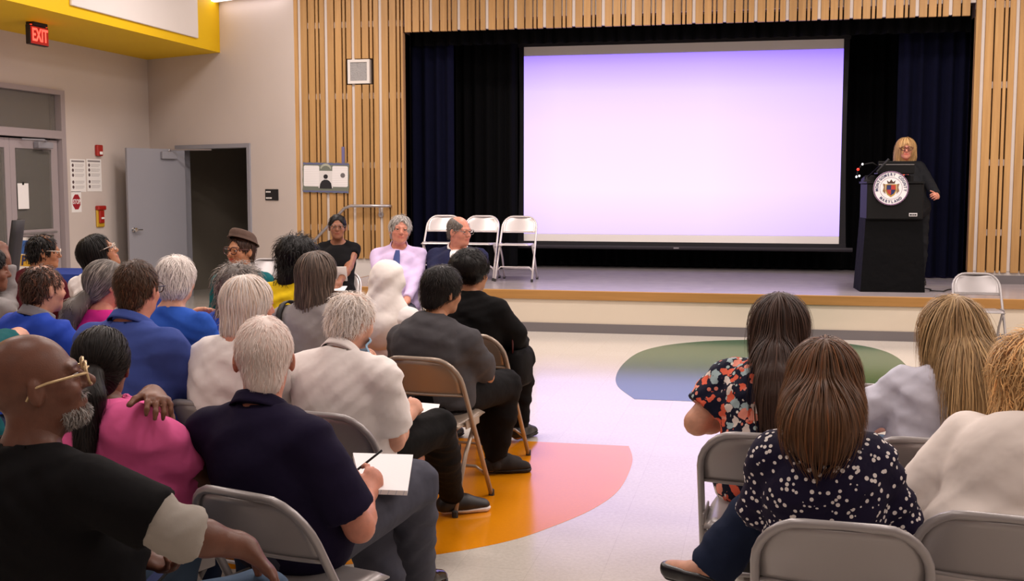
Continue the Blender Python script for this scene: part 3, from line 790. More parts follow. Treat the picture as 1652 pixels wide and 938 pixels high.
def project(pr, C, n, seed, cond=None, start=.35, zmin=-1.0):
    rs = np.random.RandomState(seed); out = []
    tries = 0; tot = 0
    while tot < n and tries < 12:
        D = rs.normal(size=(n * 2, 3)); D /= np.linalg.norm(D, axis=1, keepdims=True)
        P = C + D * start
        for _ in range(26): P = P - D * (evp(pr, P, 2.0) * .8)[:, None]
        ok = (np.abs(evp(pr, P)) < .006)
        if cond is not None: ok &= cond(P)
        out.append(P[ok]); tot += ok.sum(); tries += 1
    P = np.concatenate(out)[:n]
    return P
GRAV = A_(0, 0, -1)
def hair_build(style, T, R, H, s, o):
    """returns (shell prims, list of strand jobs); o holds the style's numbers"""
    E = lambda c, r, k=.02, sub=False: Ell(T(*c), np.array(r) * s, R, k * s, sub)
    C = lambda a, b, ra, rb=None, k=.02, sub=False: Cone(T(*a), T(*b), ra * s, None if rb is None else rb * s, k * s, sub)
    back = R @ A_(0, -1, 0); back = nrm(A_(back[0], back[1], 0)); rt = nrm(np.cross(back, GRAV))
    t = o.get('t', .012); dn = lambda p, z: p + GRAV * z
    hl = o.get('hairline', 0.0)
    face = E((0, .122, .0 - hl), (.07, .075, .102), .012, True)
    crown = T(*o.get('crown', (0, -.045, .125)))
    def away(P, g, w=.9): v = P - crown; v /= (np.linalg.norm(v, axis=1, keepdims=True) + 1e-9); return v + GRAV * w
    cran = [E((0, -.017, .036), (.077 + t, .099 + t, .091 + t)), E((0, -.062, -.045), (.05 + t, .04 + t, .055 + t), .03)]
    jobs = []; n = o.get('n', 700); w = o.get('w', .0022)
    if style in ('short', 'thin'):
        sl = o.get('slope', .72); off = o.get('off', -.012)
        pl = Plane(R @ A_(0, sl, -1), T(0, 0, off), .006)
        pr = cran + [face, pl]
        if o.get('bald'): pr.append(E((0, .05, .115), (.056, .12, .06), .012, True))
        jobs.append(dict(pr=pr, n=n, L=o.get('L', .05), w=w, flow=lambda P, g: away(P, g, .5), jit=o.get('jit', .35), lift=o.get('lift', .004), seg=3, curl=o.get('curl', 0)))
    elif style == 'fluffy':       # ear-length loose hair standing off the head
        pr = [E((0, -.02, .04), (.088 + t, .106 + t, .094 + t)), E((0, -.055, -.035), (.072 + t, .058 + t, .06 + t), .04), face]
        jobs.append(dict(pr=pr, n=n, L=o.get('L', .09), w=w, flow=lambda P, g: away(P, g, .7), jit=o.get('jit', .45), lift=o.get('lift', .008), seg=5, curl=o.get('curl', .5)))
    elif style == 'bob':          # straight hair to the jaw or collar
        ln = o.get('len', .12)
        pr = [E((0, -.02, .04), (.085 + t, .104 + t, .092 + t)), Cone(T(0, -.03, .0), T(0, -.035, -ln), .088 * s, (.08 + o.get('flare', 0)) * s, .03), face, E((0, .15, -.1), (.085, .11, .14), .01, True)]
        jobs.append(dict(pr=pr, n=n, L=o.get('L', .14), w=w, flow=lambda P, g: away(P, g, 1.2), jit=o.get('jit', .12), lift=.004, seg=5, curl=o.get('curl', 0)))
    elif style == 'long':         # long hair over the back
        ln = o.get('len', .34); wd = o.get('wd', .095)
        q0 = T(0, -.03, .02); q1 = dn(T(0, -.075, -.03), .03); fl = o.get('fl', .5); ch = [q1]; nn = max(2, int(ln / .07)); tor = o.get('torso', [])
        for k in range(1, nn + 1):
            q = dn(q1, (ln - .05) * k / nn) + rt * o.get('side', 0) * k / nn + back * o.get('out', 0) * k / nn
            for _ in range(6):
                if tor: q = q + back * max(0, wd * fl * o.get('pushk', .8) + .018 - float(evp(tor, q[None], 1.0)[0]))
            ch.append(q)
        for _ in range(3): ch = [ch[0]] + [ch[k] * .5 + (ch[k - 1] + ch[min(k + 1, nn)]) * .25 for k in range(1, nn + 1)]
        we = [wd * (1 + (o.get('end', .85) - 1) * k / nn) * s for k in range(nn + 1)]
        pr = [E((0, -.02, .04), (.083 + t, .103 + t, .093 + t)), Cone(q0, q1, .092 * s, wd * s, .03, fl=(back, .85))] + [Cone(a, b_, we[k], we[k + 1], .03, fl=(back, fl + (.85 - fl) * (k == 0))) for k, (a, b_) in enumerate(zip(ch[:-1], ch[1:]))] + [face, E((0, .15, -.1), (.088, .115, .16), .01, True)]
        top = o.get('seedz', -.3)
        jobs.append(dict(pr=pr, n=n, L=o.get('L', .26), w=w, flow=lambda P, g: away(P, g, 1.6), jit=o.get('jit', .1), lift=.005, seg=7, curl=o.get('curl', 0), tip=o.get('tip', .75)))
    elif style == 'pony':         # pulled back to a tie and hanging tail
        tie = T(*o.get('tie', (0, -.105, -.01))); ln = o.get('len', .22)
        m1 = tie + back * .03 + GRAV * .06; m2 = tie + back * o.get('out', .03) + GRAV * ln + rt * o.get('side', 0)
        for _ in range(6):
            m1 = m1 + back * max(0, o.get('tr', .032) + .012 - float(evp(o['torso'], m1[None], 1.0)[0])); m2 = m2 + back * max(0, o.get('tr', .032) * .6 + .02 - float(evp(o['torso'], m2[None], 1.0)[0]))
        pl = Plane(R @ A_(0, .72, -1), T(0, 0, -.02), .006)
        pr = cran + [face, pl]
        r0 = o.get('tr', .032)
        tail = [Cone(tie - back * .02, tie + back * .015, .016, .02, .01), Cone(tie + back * .02, m1, r0 * .8, r0, .02), Cone(m1, m2, r0, r0 * o.get('end', .5), .03)]
        jobs.append(dict(pr=pr, n=n, L=.10, w=w, flow=lambda P, g: nrm_rows(tie - P), jit=.08, lift=.002, seg=6))
        jobs.append(dict(pr=tail, n=n // 2, L=ln * .5, w=w, flow=lambda P, g: np.tile(GRAV, (len(P), 1)), jit=o.get('jit', .12), lift=.003, seg=7, curl=o.get('curl', 0), c=(m1 + m2) / 2, st=.3, tip=.1))
        return [pr, tail], jobs
    elif style == 'bun':          # gathered up in a loose mass
        pr = [E((0, -.02, .04), (.083 + t, .103 + t, .092 + t)), E((0, -.06, .045), (.092 + t, .085 + t, .075 + t), .03), face, Plane(R @ A_(0, .6, -1), T(0, 0, -.03), .006)]
        jobs.append(dict(pr=pr, n=n, L=.09, w=w, flow=lambda P, g: nrm_rows(T(0, -.1, .1) - P), jit=.4, lift=.004, seg=6, curl=.4))
    elif style == 'curly':        # mass of curls, to any length
        ln = o.get('len', .1); r = o.get('r', .095)
        pr = [E((0, -.02, .04), (r + t, r + .018 + t, r + t)), Cone(T(0, -.03, .0), dn(T(0, -.045, 0), ln), r * s, r * o.get('end', .95) * s, .03), face, E((0, .15, -.09), (.08, .115, .13), .01, True)]
        jobs.append(dict(pr=pr, n=n, L=o.get('L', .09), w=w, flow=lambda P, g: away(P, g, .8), jit=.5, lift=o.get('lift', .012), seg=7, curl=o.get('curl', 1.3)))
    return [pr], jobs
def nrm_rows(v): return v / (np.linalg.norm(v, axis=1, keepdims=True) + 1e-9)

def make_hair(parent, style, T, R, H, s, o, m, seed, Gbox=None):
    groups, jobs = hair_build(style, T, R, H, s, o)
    VV = []; QQ = []; CC = []; off = 0; rs = np.random.RandomState(seed)
    c2 = np.array(o.get('c2', (1, 1, 1)), float); mixp = o.get('mix', 0.0)
    if o.get('shell', True):
        for pr in groups:
            solid = [p for p in pr if p.lo is not None and not p.sub]
            lo = np.min([p.lo for p in solid], 0) - .02; hi = np.max([p.hi for p in solid], 0) + .02
            G = Grid(lo, hi, o.get('gh', .0065) * 1.25); F = G.ev(pr)
            V, Q = nets(F, G)
            if not len(V): continue
            nz = wnoise(V, seed, o.get('lump_f', 1.0)); f, g = grad(pr, V)
            V = V + g * (nz * o.get('lump', .002))[:, None]
            VV.append(V); QQ.append(Q + off); off += len(V)
            b = o.get('b0', .78) + .1 * nz; CC.append(b[:, None] * (np.ones(3) * (1 - .5 * mixp) + c2 * .5 * mixp)[None])
    for k, j in enumerate(jobs):
        c = j.get('c', T(0, -.02, .03)); seeds = project(j['pr'], c, j['n'], seed + k, start=j.get('st', .45 if style in ('long', 'curly') else .3))
        if len(seeds) < 5: continue
        V, Q, N, per = strands(j['pr'], seeds, j['L'] * s, j['w'], j['flow'], seed + k, j['seg'], j['jit'], j['lift'], .45, j.get('curl', 0), j.get('tip', 0))
        VV.append(V); QQ.append(Q + off); off += len(V)
        b = np.clip(rs.normal(1.0, o.get('bvar', .22), N), .45, 1.7); pick = rs.rand(N) < mixp
        col = np.where(pick[:, None], c2[None] * b[:, None], np.ones(3)[None] * b[:, None]); CC.append(np.repeat(col, per, 0))
    me = mesh_np('hair', np.vstack(VV), np.vstack(QQ)); tinted(me, np.vstack(CC))
    return link('hair', me, m, parent)

class Person: pass
def vnormals(V, Q):
    n = np.cross(V[Q[:, 2]] - V[Q[:, 0]], V[Q[:, 3]] - V[Q[:, 1]]); N = np.zeros_like(V)
    for i in range(4): np.add.at(N, Q[:, i], n)
    return N / (np.linalg.norm(N, axis=1, keepdims=True) + 1e-12)

def smooth(V, Q, it=2, lam=.5):
    E = np.concatenate([Q[:, [0, 1]], Q[:, [1, 2]], Q[:, [2, 3]], Q[:, [3, 0]]]); a, b = E[:, 0], E[:, 1]; n = np.bincount(a, minlength=len(V)) + np.bincount(b, minlength=len(V)); n = np.maximum(n, 1)[:, None]
    for k in range(it):
        S = np.stack([np.bincount(a, V[b, i], len(V)) + np.bincount(b, V[a, i], len(V)) for i in range(3)], 1)
        V = V + (lam if k % 2 == 0 else -lam * .9) * (S / n - V)
    return V

def dress_mesh(name, F, G, m, parent, seed, amp, f=1.0, tag_=None):
    V, Q = nets(F, G)
    if not len(V): return None
    V = smooth(V, Q, 6)
    if amp: V = V + vnormals(V, Q) * (amp * (.4 + 1.15 * folds(V, seed, f)))[:, None]
    return link(name, mesh_np(name, V, Q), m, parent)

def collar_mesh(parent, N, ax, fwd, r, m, h=.035, gap=18, tilt=.4, thick=.004, name='collar', fold=True):
    """folded shirt collar ring round the neck, open at the front"""
    up = nrm(ax); f = nrm(fwd - up * (fwd @ up)); rt = np.cross(f, up)
    prof = [(0, 0, 0), (.001, h * .5, 0), (.003, h, 0), (.009, h + .002, 0), (.016, h * .55, 0), (.025, h * -.05, 0)] if fold else [(0, 0, 0), (.001, h * .5, 0), (.002, h, 0)]
    def fn(u, v):
        a = math.radians(-90 - 180 + gap / 2 + u * (360 - gap)) + math.pi
        a = math.radians(gap / 2 + u * (360 - gap)); front = math.cos(a)
        x = v * (len(prof) - 1); i = min(int(x), len(prof) - 2); q = x - i
        pr = [prof[i][k] * (1 - q) + prof[i + 1][k] * q for k in range(2)]
        rr = r * (1 + .1 * front) + pr[0]
        return N + (f * math.cos(a) + rt * math.sin(a)) * rr + up * (pr[1] - tilt * rr * front)
    mb = MB(); mb.grid(fn, 40, 11, thick); return mb.build(name, m, parent, smooth=True)

def glasses(parent, T, m, ml, w=.030, h=.021, r=.0022, y=.108, z=.012, sq=2.6, name='eyeglasses', drop=0):
    mb = MB(); lens = MB()
    for q in (-1, 1):
        pts = []
        for k in range(20):
            a = 2 * math.pi * k / 20; c_, s_ = math.cos(a), math.sin(a)
            pts.append(T(q * .034 + w * math.copysign(abs(c_) ** (2 / sq), c_), y - .006 * abs(c_) , z + h * math.copysign(abs(s_) ** (2 / sq), s_)))
        mb.tube(pts, r, 6, closed=True); lens.put(pts, [tuple(range(20))])
        mb.tube([T(q * (.034 + w), y - .006, z + .006), T(q * (.079), y - .02, z + .008), T(q * .083, .02, z + .008), T(q * .083, -.012, z + .004), T(q * .081, -.03, z - .02)], r * 1.1, 6)
    mb.tube([T(-.034 + w, y - .003, z + .004), T(0, y + .004, z + .008), T(.034 - w, y - .003, z + .004)], r, 6)
    g = mb.build(name, m, parent, smooth=True); lens.build('lens', ml, g); return g

EYE_M = None
def person(name, label, head, yaw, hips, look=(0, 0, 0), s=1.0, build=1.0, sw=.185, skin_m=None, top=None, bottom=None, hair=None, hm=None, arms=None, legs=None, shoes=None,
           res=.0155, hres=.0066, hands=(False, False), face=False, eyes=False, nod=(0, .03), belly=0.0, seed=1, chair=True, group=None, seat=.52, htop=.012, jaw=1.0, nose=1.0, hump=0.0, bust=0.0, shdrop=0.0, neckr=.054, ears=True,
           stand=False, twist=0, headoff=None, tint=None, chest=1.0, curl=28):
    p = Person(); p.o = None
    top_w = at_depth(*head); hp = at_depth(hips[0], 620, hips[1])
    ya = math.radians(yaw); Rz = np.array([[math.cos(ya), math.sin(ya), 0], [-math.sin(ya), math.cos(ya), 0], [0, 0, 1]])
    O = A_(hp[0], hp[1], hips[2] if len(hips) > 2 else 0.0)
    loc_ = lambda w: Rz.T @ (np.asarray(w) - O)
    p.to_local = loc_; p.O, p.yaw, p.Rz = O, yaw, Rz
    p.to_world = lambda v: Rz @ np.asarray(v) + O
    px = lambda a: loc_(at_depth(*a))
    Hs = s; H = loc_(top_w) - A_(0, 0, (.126 + htop) * Hs)
    R = rotm(*look); p.R, p.H = R, H
    T = lambda x, y, z: H + R @ (A_(x, y, z) * Hs); p.T = T
    upv = R @ A_(0, 0, 1); bk = R @ A_(0, -1, 0)
    N = H + upv * (-.115 * Hs) + A_(0, -.03, -.035) + A_(bk[0], bk[1], 0) * .02
    pel = A_(0, 0, seat + .03); p.N = N
    tw = rotm(twist, 0, 0); sx = tw @ A_(1, 0, 0); fw = tw @ A_(0, 1, 0)
    Sc = N + A_(0, -.005, -.05)
    ax = nrm(N - pel); b = build
    up_ = N + A_(0, -.012 - hump * .5, -.115); ch = N * .62 + pel * .38 + fw * (-.02 - hump); waist = pel * .66 + N * .34 + A_(0, -.012 - hump * .5, 0)
    torso = [Cone(pel - sx * .05, pel + sx * .05, .125 * b, .125 * b, .03, fl=(A_(0, 1, 0), .95)), Cone(pel, waist, .15 * b, .138 * b, .03, fl=(fw, .74)), Cone(waist, ch, .138 * b, .152 * b * chest, .03, fl=(fw, .72)), Cone(ch, up_, .152 * b * chest, .105 * b, .03, fl=(fw, .72))]
    if belly: torso.append(Ell(pel * .6 + N * .4 + fw * .05 * b, (.15 * b, .11 + belly, .15), None, .05))
    if bust:
        for q in (-1, 1): torso.append(Ell(ch + sx * q * .075 + fw * (.085 * b), (.065, .05 + bust * .3, .065), None, .04))
    SH = {}
    for q, nm in ((1, 'R'), (-1, 'L')):
        sj = Sc + sx * (q * (sw - .02)) + A_(0, 0, -.014 - shdrop); SH[nm] = sj
        torso += [Cone(Sc + sx * q * .04 + A_(0, -.005, -.035), sj - sx * q * .015, .07, .056, .035), Cone(N + sx * q * .02 + A_(0, -.01, .0), Sc + sx * q * sw * .66 + A_(0, -.005, -.002 - shdrop * .6), .044, .044, .03)]
    neck = [Cone(N + A_(0, -.005, -.03), H + upv * (-.06 * Hs) + bk * .018, neckr, neckr * .98, .03)]
    headp = head_prims(T, R, Hs, ears, jaw, nose)
    # arms
    arms = arms or {}; armp = {}; handp = {}; p.tips = {}; ELB = {}; WR = {}
    for q, nm in ((-1, 'L'), (1, 'R')):
        a = dict(wrist=(q * .1, .30, seat + .13), hint=(q * .5, -.6, -.5)); a.update(arms.get(nm, {}))
        w_ = px(a['wrist_px']) if 'wrist_px' in a else A_(*a['wrist'])
        if 'wrist_rel' in a: w_ = SH['R'] + A_(*a['wrist_rel'])
        e = px(a['elbow_px']) if 'elbow_px' in a else (A_(*a['elbow']) if 'elbow' in a else ik(SH[nm], w_, .29, .25, a['hint']))
        ar = a.get('r', 1.0)
        armp[nm] = [Cone(SH[nm], e, .05 * ar * (.6 + .4 * b), .041 * ar, .03), Cone(e, e * .7 + w_ * .3, .041 * ar, .042 * ar, .02), Cone(e * .7 + w_ * .3, w_, .042 * ar, .028 * ar, .02)]
        ELB[nm], WR[nm] = e, w_
        hd = a.get('hand'); hd = nrm(hd) if hd is not None else nrm(nrm(w_ - e) + A_(0, .3, -.25))
        pn = A_(*a.get('palm', (0, 0, -1)))
        handp[nm], p.tips[nm] = hand_prims(w_, hd, pn, q, a.get('curl', curl), a.get('spread', 5), a.get('hs', 1.0), a.get('thumb', (.55, .6, .25)), a.get('curls'))
    p.ELB, p.WR, p.SH, p.headp, p.torso = ELB, WR, SH, headp, torso
    # legs
    legs = legs or {}; legp = {}; ANK = {}; KNE = {}; footp = {}; FD = {}
    for q, nm in ((-1, 'L'), (1, 'R')):
        l = dict(knee=(q * .12, .43, seat + .01), ankle=(q * .12, .40, .10)); l.update(legs.get(nm, {}))
        hpj = A_(q * .09, 0, seat) if not stand else A_(q * .09, 0, seat)
        kn = px(l['knee_px']) if 'knee_px' in l else A_(*l['knee']); an = px(l['ankle_px']) if 'ankle_px' in l else A_(*l['ankle'])
        if 'ankle_on' in l: an = loc_(on_z(*l['ankle_on'], .095))
        lr = l.get('r', 1.0)
        legp[nm] = [Cone(hpj, kn, .083 * lr, .06 * lr, .04), Cone(kn, kn * .62 + an * .38, .057 * lr, .056 * lr, .03), Cone(kn * .62 + an * .38, an, .056 * lr, .038 * lr, .03)]
        fd = nrm(A_(*l.get('foot', (q * .15, 1, 0)))); FD[nm] = fd
        fz = l.get('foot_z', an[2] - .075)
        heel = A_(an[0], an[1], an[2] - .045) - fd * .03; toe = an + fd * .165; toe[2] = an[2] - .07 + l.get('toe_up', 0) ; mid = an + fd * .07; mid[2] = an[2] - .045 + l.get('toe_up', 0) * .4
        footp[nm] = [Cone(heel, an, .034, .034, .02), Cone(heel, mid, .034, .036, .03), Cone(mid, toe, .036, .03, .02)]
        ANK[nm], KNE[nm] = an, kn
    p.KNE, p.ANK = KNE, ANK
    allp = torso + neck + headp + armp['L'] + armp['R'] + handp['L'] + handp['R'] + legp['L'] + legp['R'] + footp['L'] + footp['R']
    sol = [q for q in allp if not q.sub]
    lo = np.min([q.lo for q in sol], 0) - .05; hi = np.max([q.hi for q in sol], 0) + .05
    G = Grid(lo, hi, res); p.G = G
    Ft = G.ev(torso); Fl = G.ev(legp['L'] + [Cone(pel, pel + A_(0, .06, -.01), .125 * b, .12 * b, .04)]); Fl = np.minimum(Fl, G.ev(legp['R'] + [Cone(pel, pel + A_(0, .06, -.01), .125 * b, .12 * b, .04)]))
    Fh = G.ev(neck)
    FL, FR = [G.ev(armp[nm] + ([] if hands[k] else handp[nm])) for k, nm in ((0, 'L'), (1, 'R'))]
    Ff = np.minimum(G.ev(footp['L']), G.ev(footp['R']))
    body = smin(smin(Ft, Fh, .03), smin(Fl, Ff, .02), .03); body = smin(smin(body, FL, .02), FR, .02)
    # trunk and limbs on the coarse grid, head and visible hands on fine ones; the surfaces run into each other at neck and wrists
    VS, QS = [], []
    for pr_, hh in [(None, 0), (headp + neck, hres)] + [(armp[nm][2:] + handp[nm], .0058) for k, nm in ((0, 'L'), (1, 'R')) if hands[k]]:
        if pr_ is None: v_, q_ = nets(body, G)
        else:
            ss = [q for q in pr_ if not q.sub]; g_ = Grid(np.min([q.lo for q in ss], 0) - .02, np.max([q.hi for q in ss], 0) + .02, hh); v_, q_ = nets(g_.ev(pr_), g_)
        QS.append(q_ + sum(len(v) for v in VS)); VS.append(v_)
    V, Q = np.vstack(VS), np.vstack(QS)
    me = mesh_np('person', V, Q)
    # natural colouring of the skin: lips, brows, darker knuckles
    C = np.ones((len(V), 3)); L_ = (V - H) @ R / Hs
    if face:
        lip = np.exp(-(((L_[:, 0]) / .026) ** 4 + ((L_[:, 2] + .0515) / .0115) ** 4)) * (L_[:, 1] > .07)
        C *= 1 - lip[:, None] * A_(*((tint or {}).get('lip', (.12, .38, .34))))
        chk = np.exp(-(((np.abs(L_[:, 0]) - .042) / .022) ** 2 + ((L_[:, 2] + .02) / .025) ** 2)) * (L_[:, 1] > .03); C *= 1 - chk[:, None] * A_(0, .1, .08)
        br = np.exp(-(((np.abs(L_[:, 0]) - .032) / .02) ** 4 + ((L_[:, 2] - .034) / .0065) ** 4)) * (L_[:, 1] > .05); C *= 1 - br[:, None] * (tint or {}).get('brow', .45)
    tinted(me, C)
    ob = link('person', me, skin_m); ob.location = O; ob.rotation_euler = (0, 0, -ya); tag(ob, label, 'person', group); p.o = ob
    if eyes:
        for q in (-1, 1):
            eb = MB().ell(T(q * .031, .0815, .0112), (.0118 * Hs,) * 3, 12, 10, Matrix(R.tolist())); em = eb.mesh('eye', True)
            Lv = (np.array(eb.v) - T(q * .031, .0815, .0112)) @ R; d = Lv[:, 1] / (.0118 * Hs); cc = np.where((d > .78)[:, None], A_(.04, .025, .02)[None], A_(.5, .47, .45)[None]); tinted(em, cc)
            link('eye', em, EYE_M, ob)
    # clothes
    if top:
        t = top.get('t', .013); Fs = Ft - t
        if top.get('long_hem'): Fs = smin(Fs, G.ev([Cone(pel, pel + A_(0, .1, -.02), .15 * b, .14 * b, .04)]) - .006, .03)
        Fs = smin(Fs, G.ev(neck) - .004, .03) if top.get('turtle') else Fs
        for nm in ('L', 'R'):
            fr = top.get('sleeve' + nm, top.get('sleeve', .6)); S_, E_, W_ = SH[nm], ELB[nm], WR[nm]; ar = armp[nm][0].ra; ts = top.get('ts', .014)
            if fr <= 0: continue
            if fr <= 1:
                cpt = S_ + (E_ - S_) * fr; u = nrm(E_ - S_); r1 = armp[nm][0].ra + (armp[nm][0].rb - armp[nm][0].ra) * fr + ts + top.get('flare', .008)
                Fa = G.ev([Cone(S_, cpt + u * r1, ar + ts, r1, .02), Plane(u, cpt)])
            else:
                f2 = min(fr - 1, .98); cpt = E_ + (W_ - E_) * f2; u = nrm(W_ - E_); r1 = armp[nm][1].ra + (armp[nm][2].rb - armp[nm][1].ra) * f2 + ts
                Fa = G.ev([Cone(S_, E_, ar + ts, armp[nm][0].rb + ts, .02)]); Fa = smin(Fa, G.ev([Cone(E_, cpt + u * r1, armp[nm][1].ra + ts, r1, .02), Plane(u, cpt)]), .015)
            Fs = smin(Fs, Fa, top.get('web', .022))
        nk = top.get('neck', .078); axn = nrm(H - N)
        if not top.get('turtle'): Fs = smax(Fs, -(Ell(N + axn * (.045 + top.get('nup', 0)) + fw * top.get('nf', .012), (nk, nk, nk * .9), None).d(*G.xyz()).astype(np.float32)), .005)
        Fs = smax(Fs, (seat - .085 + top.get('hem', 0)) - G.xyz()[2] + 0 * Fs, .004)
        if top.get('open'):
            vo_ = Ell(N + fw * .13 + A_(0, 0, -.10), (.055, .12, .19), None); dv = vo_.d(*G.xyz()).astype(np.float32)
            dress_mesh('shirt', smax(Ft - .008, dv - .012, .004), G, top['open'], ob, seed + 3, .002)
            Fs = smax(Fs, -dv, .005)
        p.shirt = dress_mesh(top.get('name', 'shirt'), Fs, G, top['m'], ob, seed, top.get('amp', .006), top.get('f', 1.0))
        p.Fs = Fs
        if top.get('collar'):
            collar_mesh(ob, N + axn * top.get('cz', .008), axn, fw if not top.get('chead') else R @ A_(0, 1, 0), neckr + .012, top.get('cm', top['m']), top.get('ch', .034), top.get('gap', 40), top.get('ct', .35))
    if bottom:
        t = bottom.get('t', .012); Fp = Fl - t
        cz = bottom.get('cut', .045)
        for nm in ('L', 'R'):
            fr = bottom.get('frac', 1.04); cpt = KNE[nm] + (ANK[nm] - KNE[nm]) * fr; u = nrm(ANK[nm] - KNE[nm])
            if bottom.get('flare'): Fp = smin(Fp, G.ev([Cone(KNE[nm], cpt, .06 + t, .052 + t + bottom['flare'], .03), Plane(u, cpt)]), .01)
            d = (Plane(u, cpt).d(*G.xyz())).astype(np.float32); near = np.sqrt(sum((a - c) ** 2 for a, c in zip(G.xyz(), ANK[nm]))) < .22
            Fp = np.where(near, smax(Fp, d, .004), Fp)
        Fp = np.maximum(Fp, G.xyz()[2] - (seat + .2) + 0 * Fp)
        p.pants = dress_mesh(bottom.get('name', 'trousers'), Fp, G, bottom['m'], ob, seed + 7, bottom.get('amp', .006), bottom.get('f', 1.0))
    if shoes:
        for nm in shoes.get('sides', 'LR'):
            fp = footp[nm]; g2 = Grid(np.min([q.lo for q in fp], 0) - .03, np.max([q.hi for q in fp], 0) + .04, shoes.get('res', .013)); f2 = g2.ev(fp) - .008
            X, Y, Z = g2.xyz(); bz = ANK[nm][2] - .092
            top_c = ANK[nm][2] + shoes.get('topz', .02)
            up2 = smax(np.maximum(f2, (Z - top_c) + 0 * f2), (bz + .02) - Z + 0 * f2, .004)
            if shoes.get('flat'): up2 = smax(up2, -(Ell(ANK[nm] + FD[nm] * .05 + A_(0, 0, .02), (.045, .085, .055), rotm(math.degrees(math.atan2(FD[nm][0], FD[nm][1]))), .01).d(X, Y, Z)), .005)
            so = dress_mesh('shoe', up2, g2, shoes['m'], ob, seed, 0)
            f3 = g2.ev([Cone(fp[1].a, fp[1].b, .037, .041, .02), Cone(fp[2].a, fp[2].b, .041, .035, .02)]) - .006
            slz = smax(smax(f3, (Z - (bz + .024)) + 0 * f3, .003), bz - Z + 0 * f3, .003)
            if so is not None: dress_mesh('sole', slz, g2, shoes.get('sole', shoes['m']), so, seed, 0)
    p.Ft, p.Fl, p.armp, p.fw, p.body = Ft, Fl, armp, fw, body
    if hair: p.hair = make_hair(ob, hair[0], T, R, H, Hs, dict(hair[1], torso=torso), hm, seed)
    if chair is True: CHAIRS.append((p.to_world((0, .06, 0)), yaw, None))
    elif chair: CHAIRS.append((A_(*at_depth(chair[0], 700, chair[1])[:2], 0.0), chair[2] if len(chair) > 2 else yaw, None))
    return p
CHAIRS = []
# ------------------------------------------------------------------ folding chairs
def chair_metal(name, col, rough=.35):
    m = mat(name, col, rough, 0.35, .5); t = NT(m); t.bump(t.noise(t.coord(), 220, 2), .05, .002); return m
M_ch_gray = chair_metal('gray_enamel', 'a09b9b')
M_ch_tan = chair_metal('tan_enamel', 'a39384')
M_ch_white = chair_metal('pale_gray_enamel', 'd4cdcc', .3)
M_rub = mat('rubber_foot', '2c2a2a', .7)
CW, CHT = .225, .765
def tube_pt(z):                                           # centre line of the front-leg tube, side view
    return .21 - (z / CHT) * .43
def chair_meshes():
    R_ = {}
    mb = MB(); pts = []
    for z in (0.0, .25, .5, CHT - .13): pts.append((-CW, tube_pt(z), z))
    for a in range(15, 91, 15): pts.append((-CW + .13 - .13 * math.cos(math.radians(a)), tube_pt(CHT - .13 + .13 * math.sin(math.radians(a))), CHT - .13 + .13 * math.sin(math.radians(a))))
    pts += [(-x, y, z) for x, y, z in pts[::-1]]
    pts = [(x * (1 - .06 * (z / CHT)), y + (-.018 * max(0, 1 - (x / .12) ** 2) if z > .7 else 0), z) for x, y, z in pts]
    R_['frame'] = mb.tube(pts, .0125, 8).mesh('frame', True)
    def back(u, v):
        x = (u - .5) * 2; z = .575 + (CHT - .585) * v; lim = CW * .94 - .008
        if z > CHT - .13: lim = (CW - .13 + math.sqrt(max(0, .13 ** 2 - (z - (CHT - .13)) ** 2))) * .94 - .004
        return (x * lim, tube_pt(z) - .03 * (1 - x * x) + .004, z)
    R_['backrest'] = MB().grid(back, 13, 9, .004).mesh('backrest', True)
    R_['backrest_lip'] = MB().tube([(x * .205, tube_pt(.577) - .03 * (1 - x * x) + .002, .577) for x in np.linspace(-1, 1, 11)], .007, 6).mesh('backrest_lip', True)
    def seat(u, v):
        x = (u - .5) * 2; y = -.17 + .385 * v; e = max(abs(x), abs(v * 2 - 1)); return (x * (.198 - .02 * max(0, v * 2 - 1.4)), y, .445 + .012 * v - .012 * (1 - x * x) * math.sin(math.pi * v) - (.022 if e > .985 else 0))
    R_['seat'] = MB().grid(seat, 15, 13, .005).mesh('seat', True)
    for q, nm in ((-1, 'rear_leg'), (1, 'rear_leg_r')):
        R_[nm] = MB().tube([(q * .198, .06, .43), (q * .2, -.08, .28), (q * .205, -.235, .0)], .0115, 8).mesh('rear_leg', True)
    R_['cross_bar'] = MB().tube([(-CW + .01, tube_pt(.13), .13), (-CW + .05, tube_pt(.17), .17), (CW - .05, tube_pt(.17), .17), (CW - .01, tube_pt(.13), .13)], .0085, 6).mesh('cross_bar', True)
    R_['rear_bar'] = MB().tube([(-.2, -.16, .135), (.2, -.16, .135)], .008, 6).mesh('cross_bar', True)
    for q, nm in ((-1, 'bracket'), (1, 'bracket_r')):
        R_[nm] = MB().box((q * .206 - .004, -.09, .405), (q * .206 + .004, .08, .45), .003).mesh('bracket')
    for i, (x, y) in enumerate(((-CW, .21), (CW, .21), (-.205, -.235), (.205, -.235))):
        R_['foot%d' % i] = MB().lathe([(.015, 0), (.016, .004), (.016, .03), (.0125, .034)], (x, y + (-.004 if y > 0 else .006), 0), 8).mesh('rubber_foot')
    return R_
CM = {}
for key, mm in (('gray', M_ch_gray), ('tan', M_ch_tan), ('white', M_ch_white)):
    CM[key] = {}
    for k, me in (chair_meshes() if key == 'gray' else {k: v.copy() for k, v in CM['gray'].items()}).items():
        me.materials.clear(); me.materials.append(M_rub if 'foot' in k else mm); CM[key][k] = me
def folding_chair(pos, yaw, label, kind='gray', group=None):
    r = empty('folding_chair', tuple(pos), -math.radians(yaw), label, 'chair', group)
    for k, me in CM[kind].items(): link(me.name.split('.')[0], me, None, r)
    return r
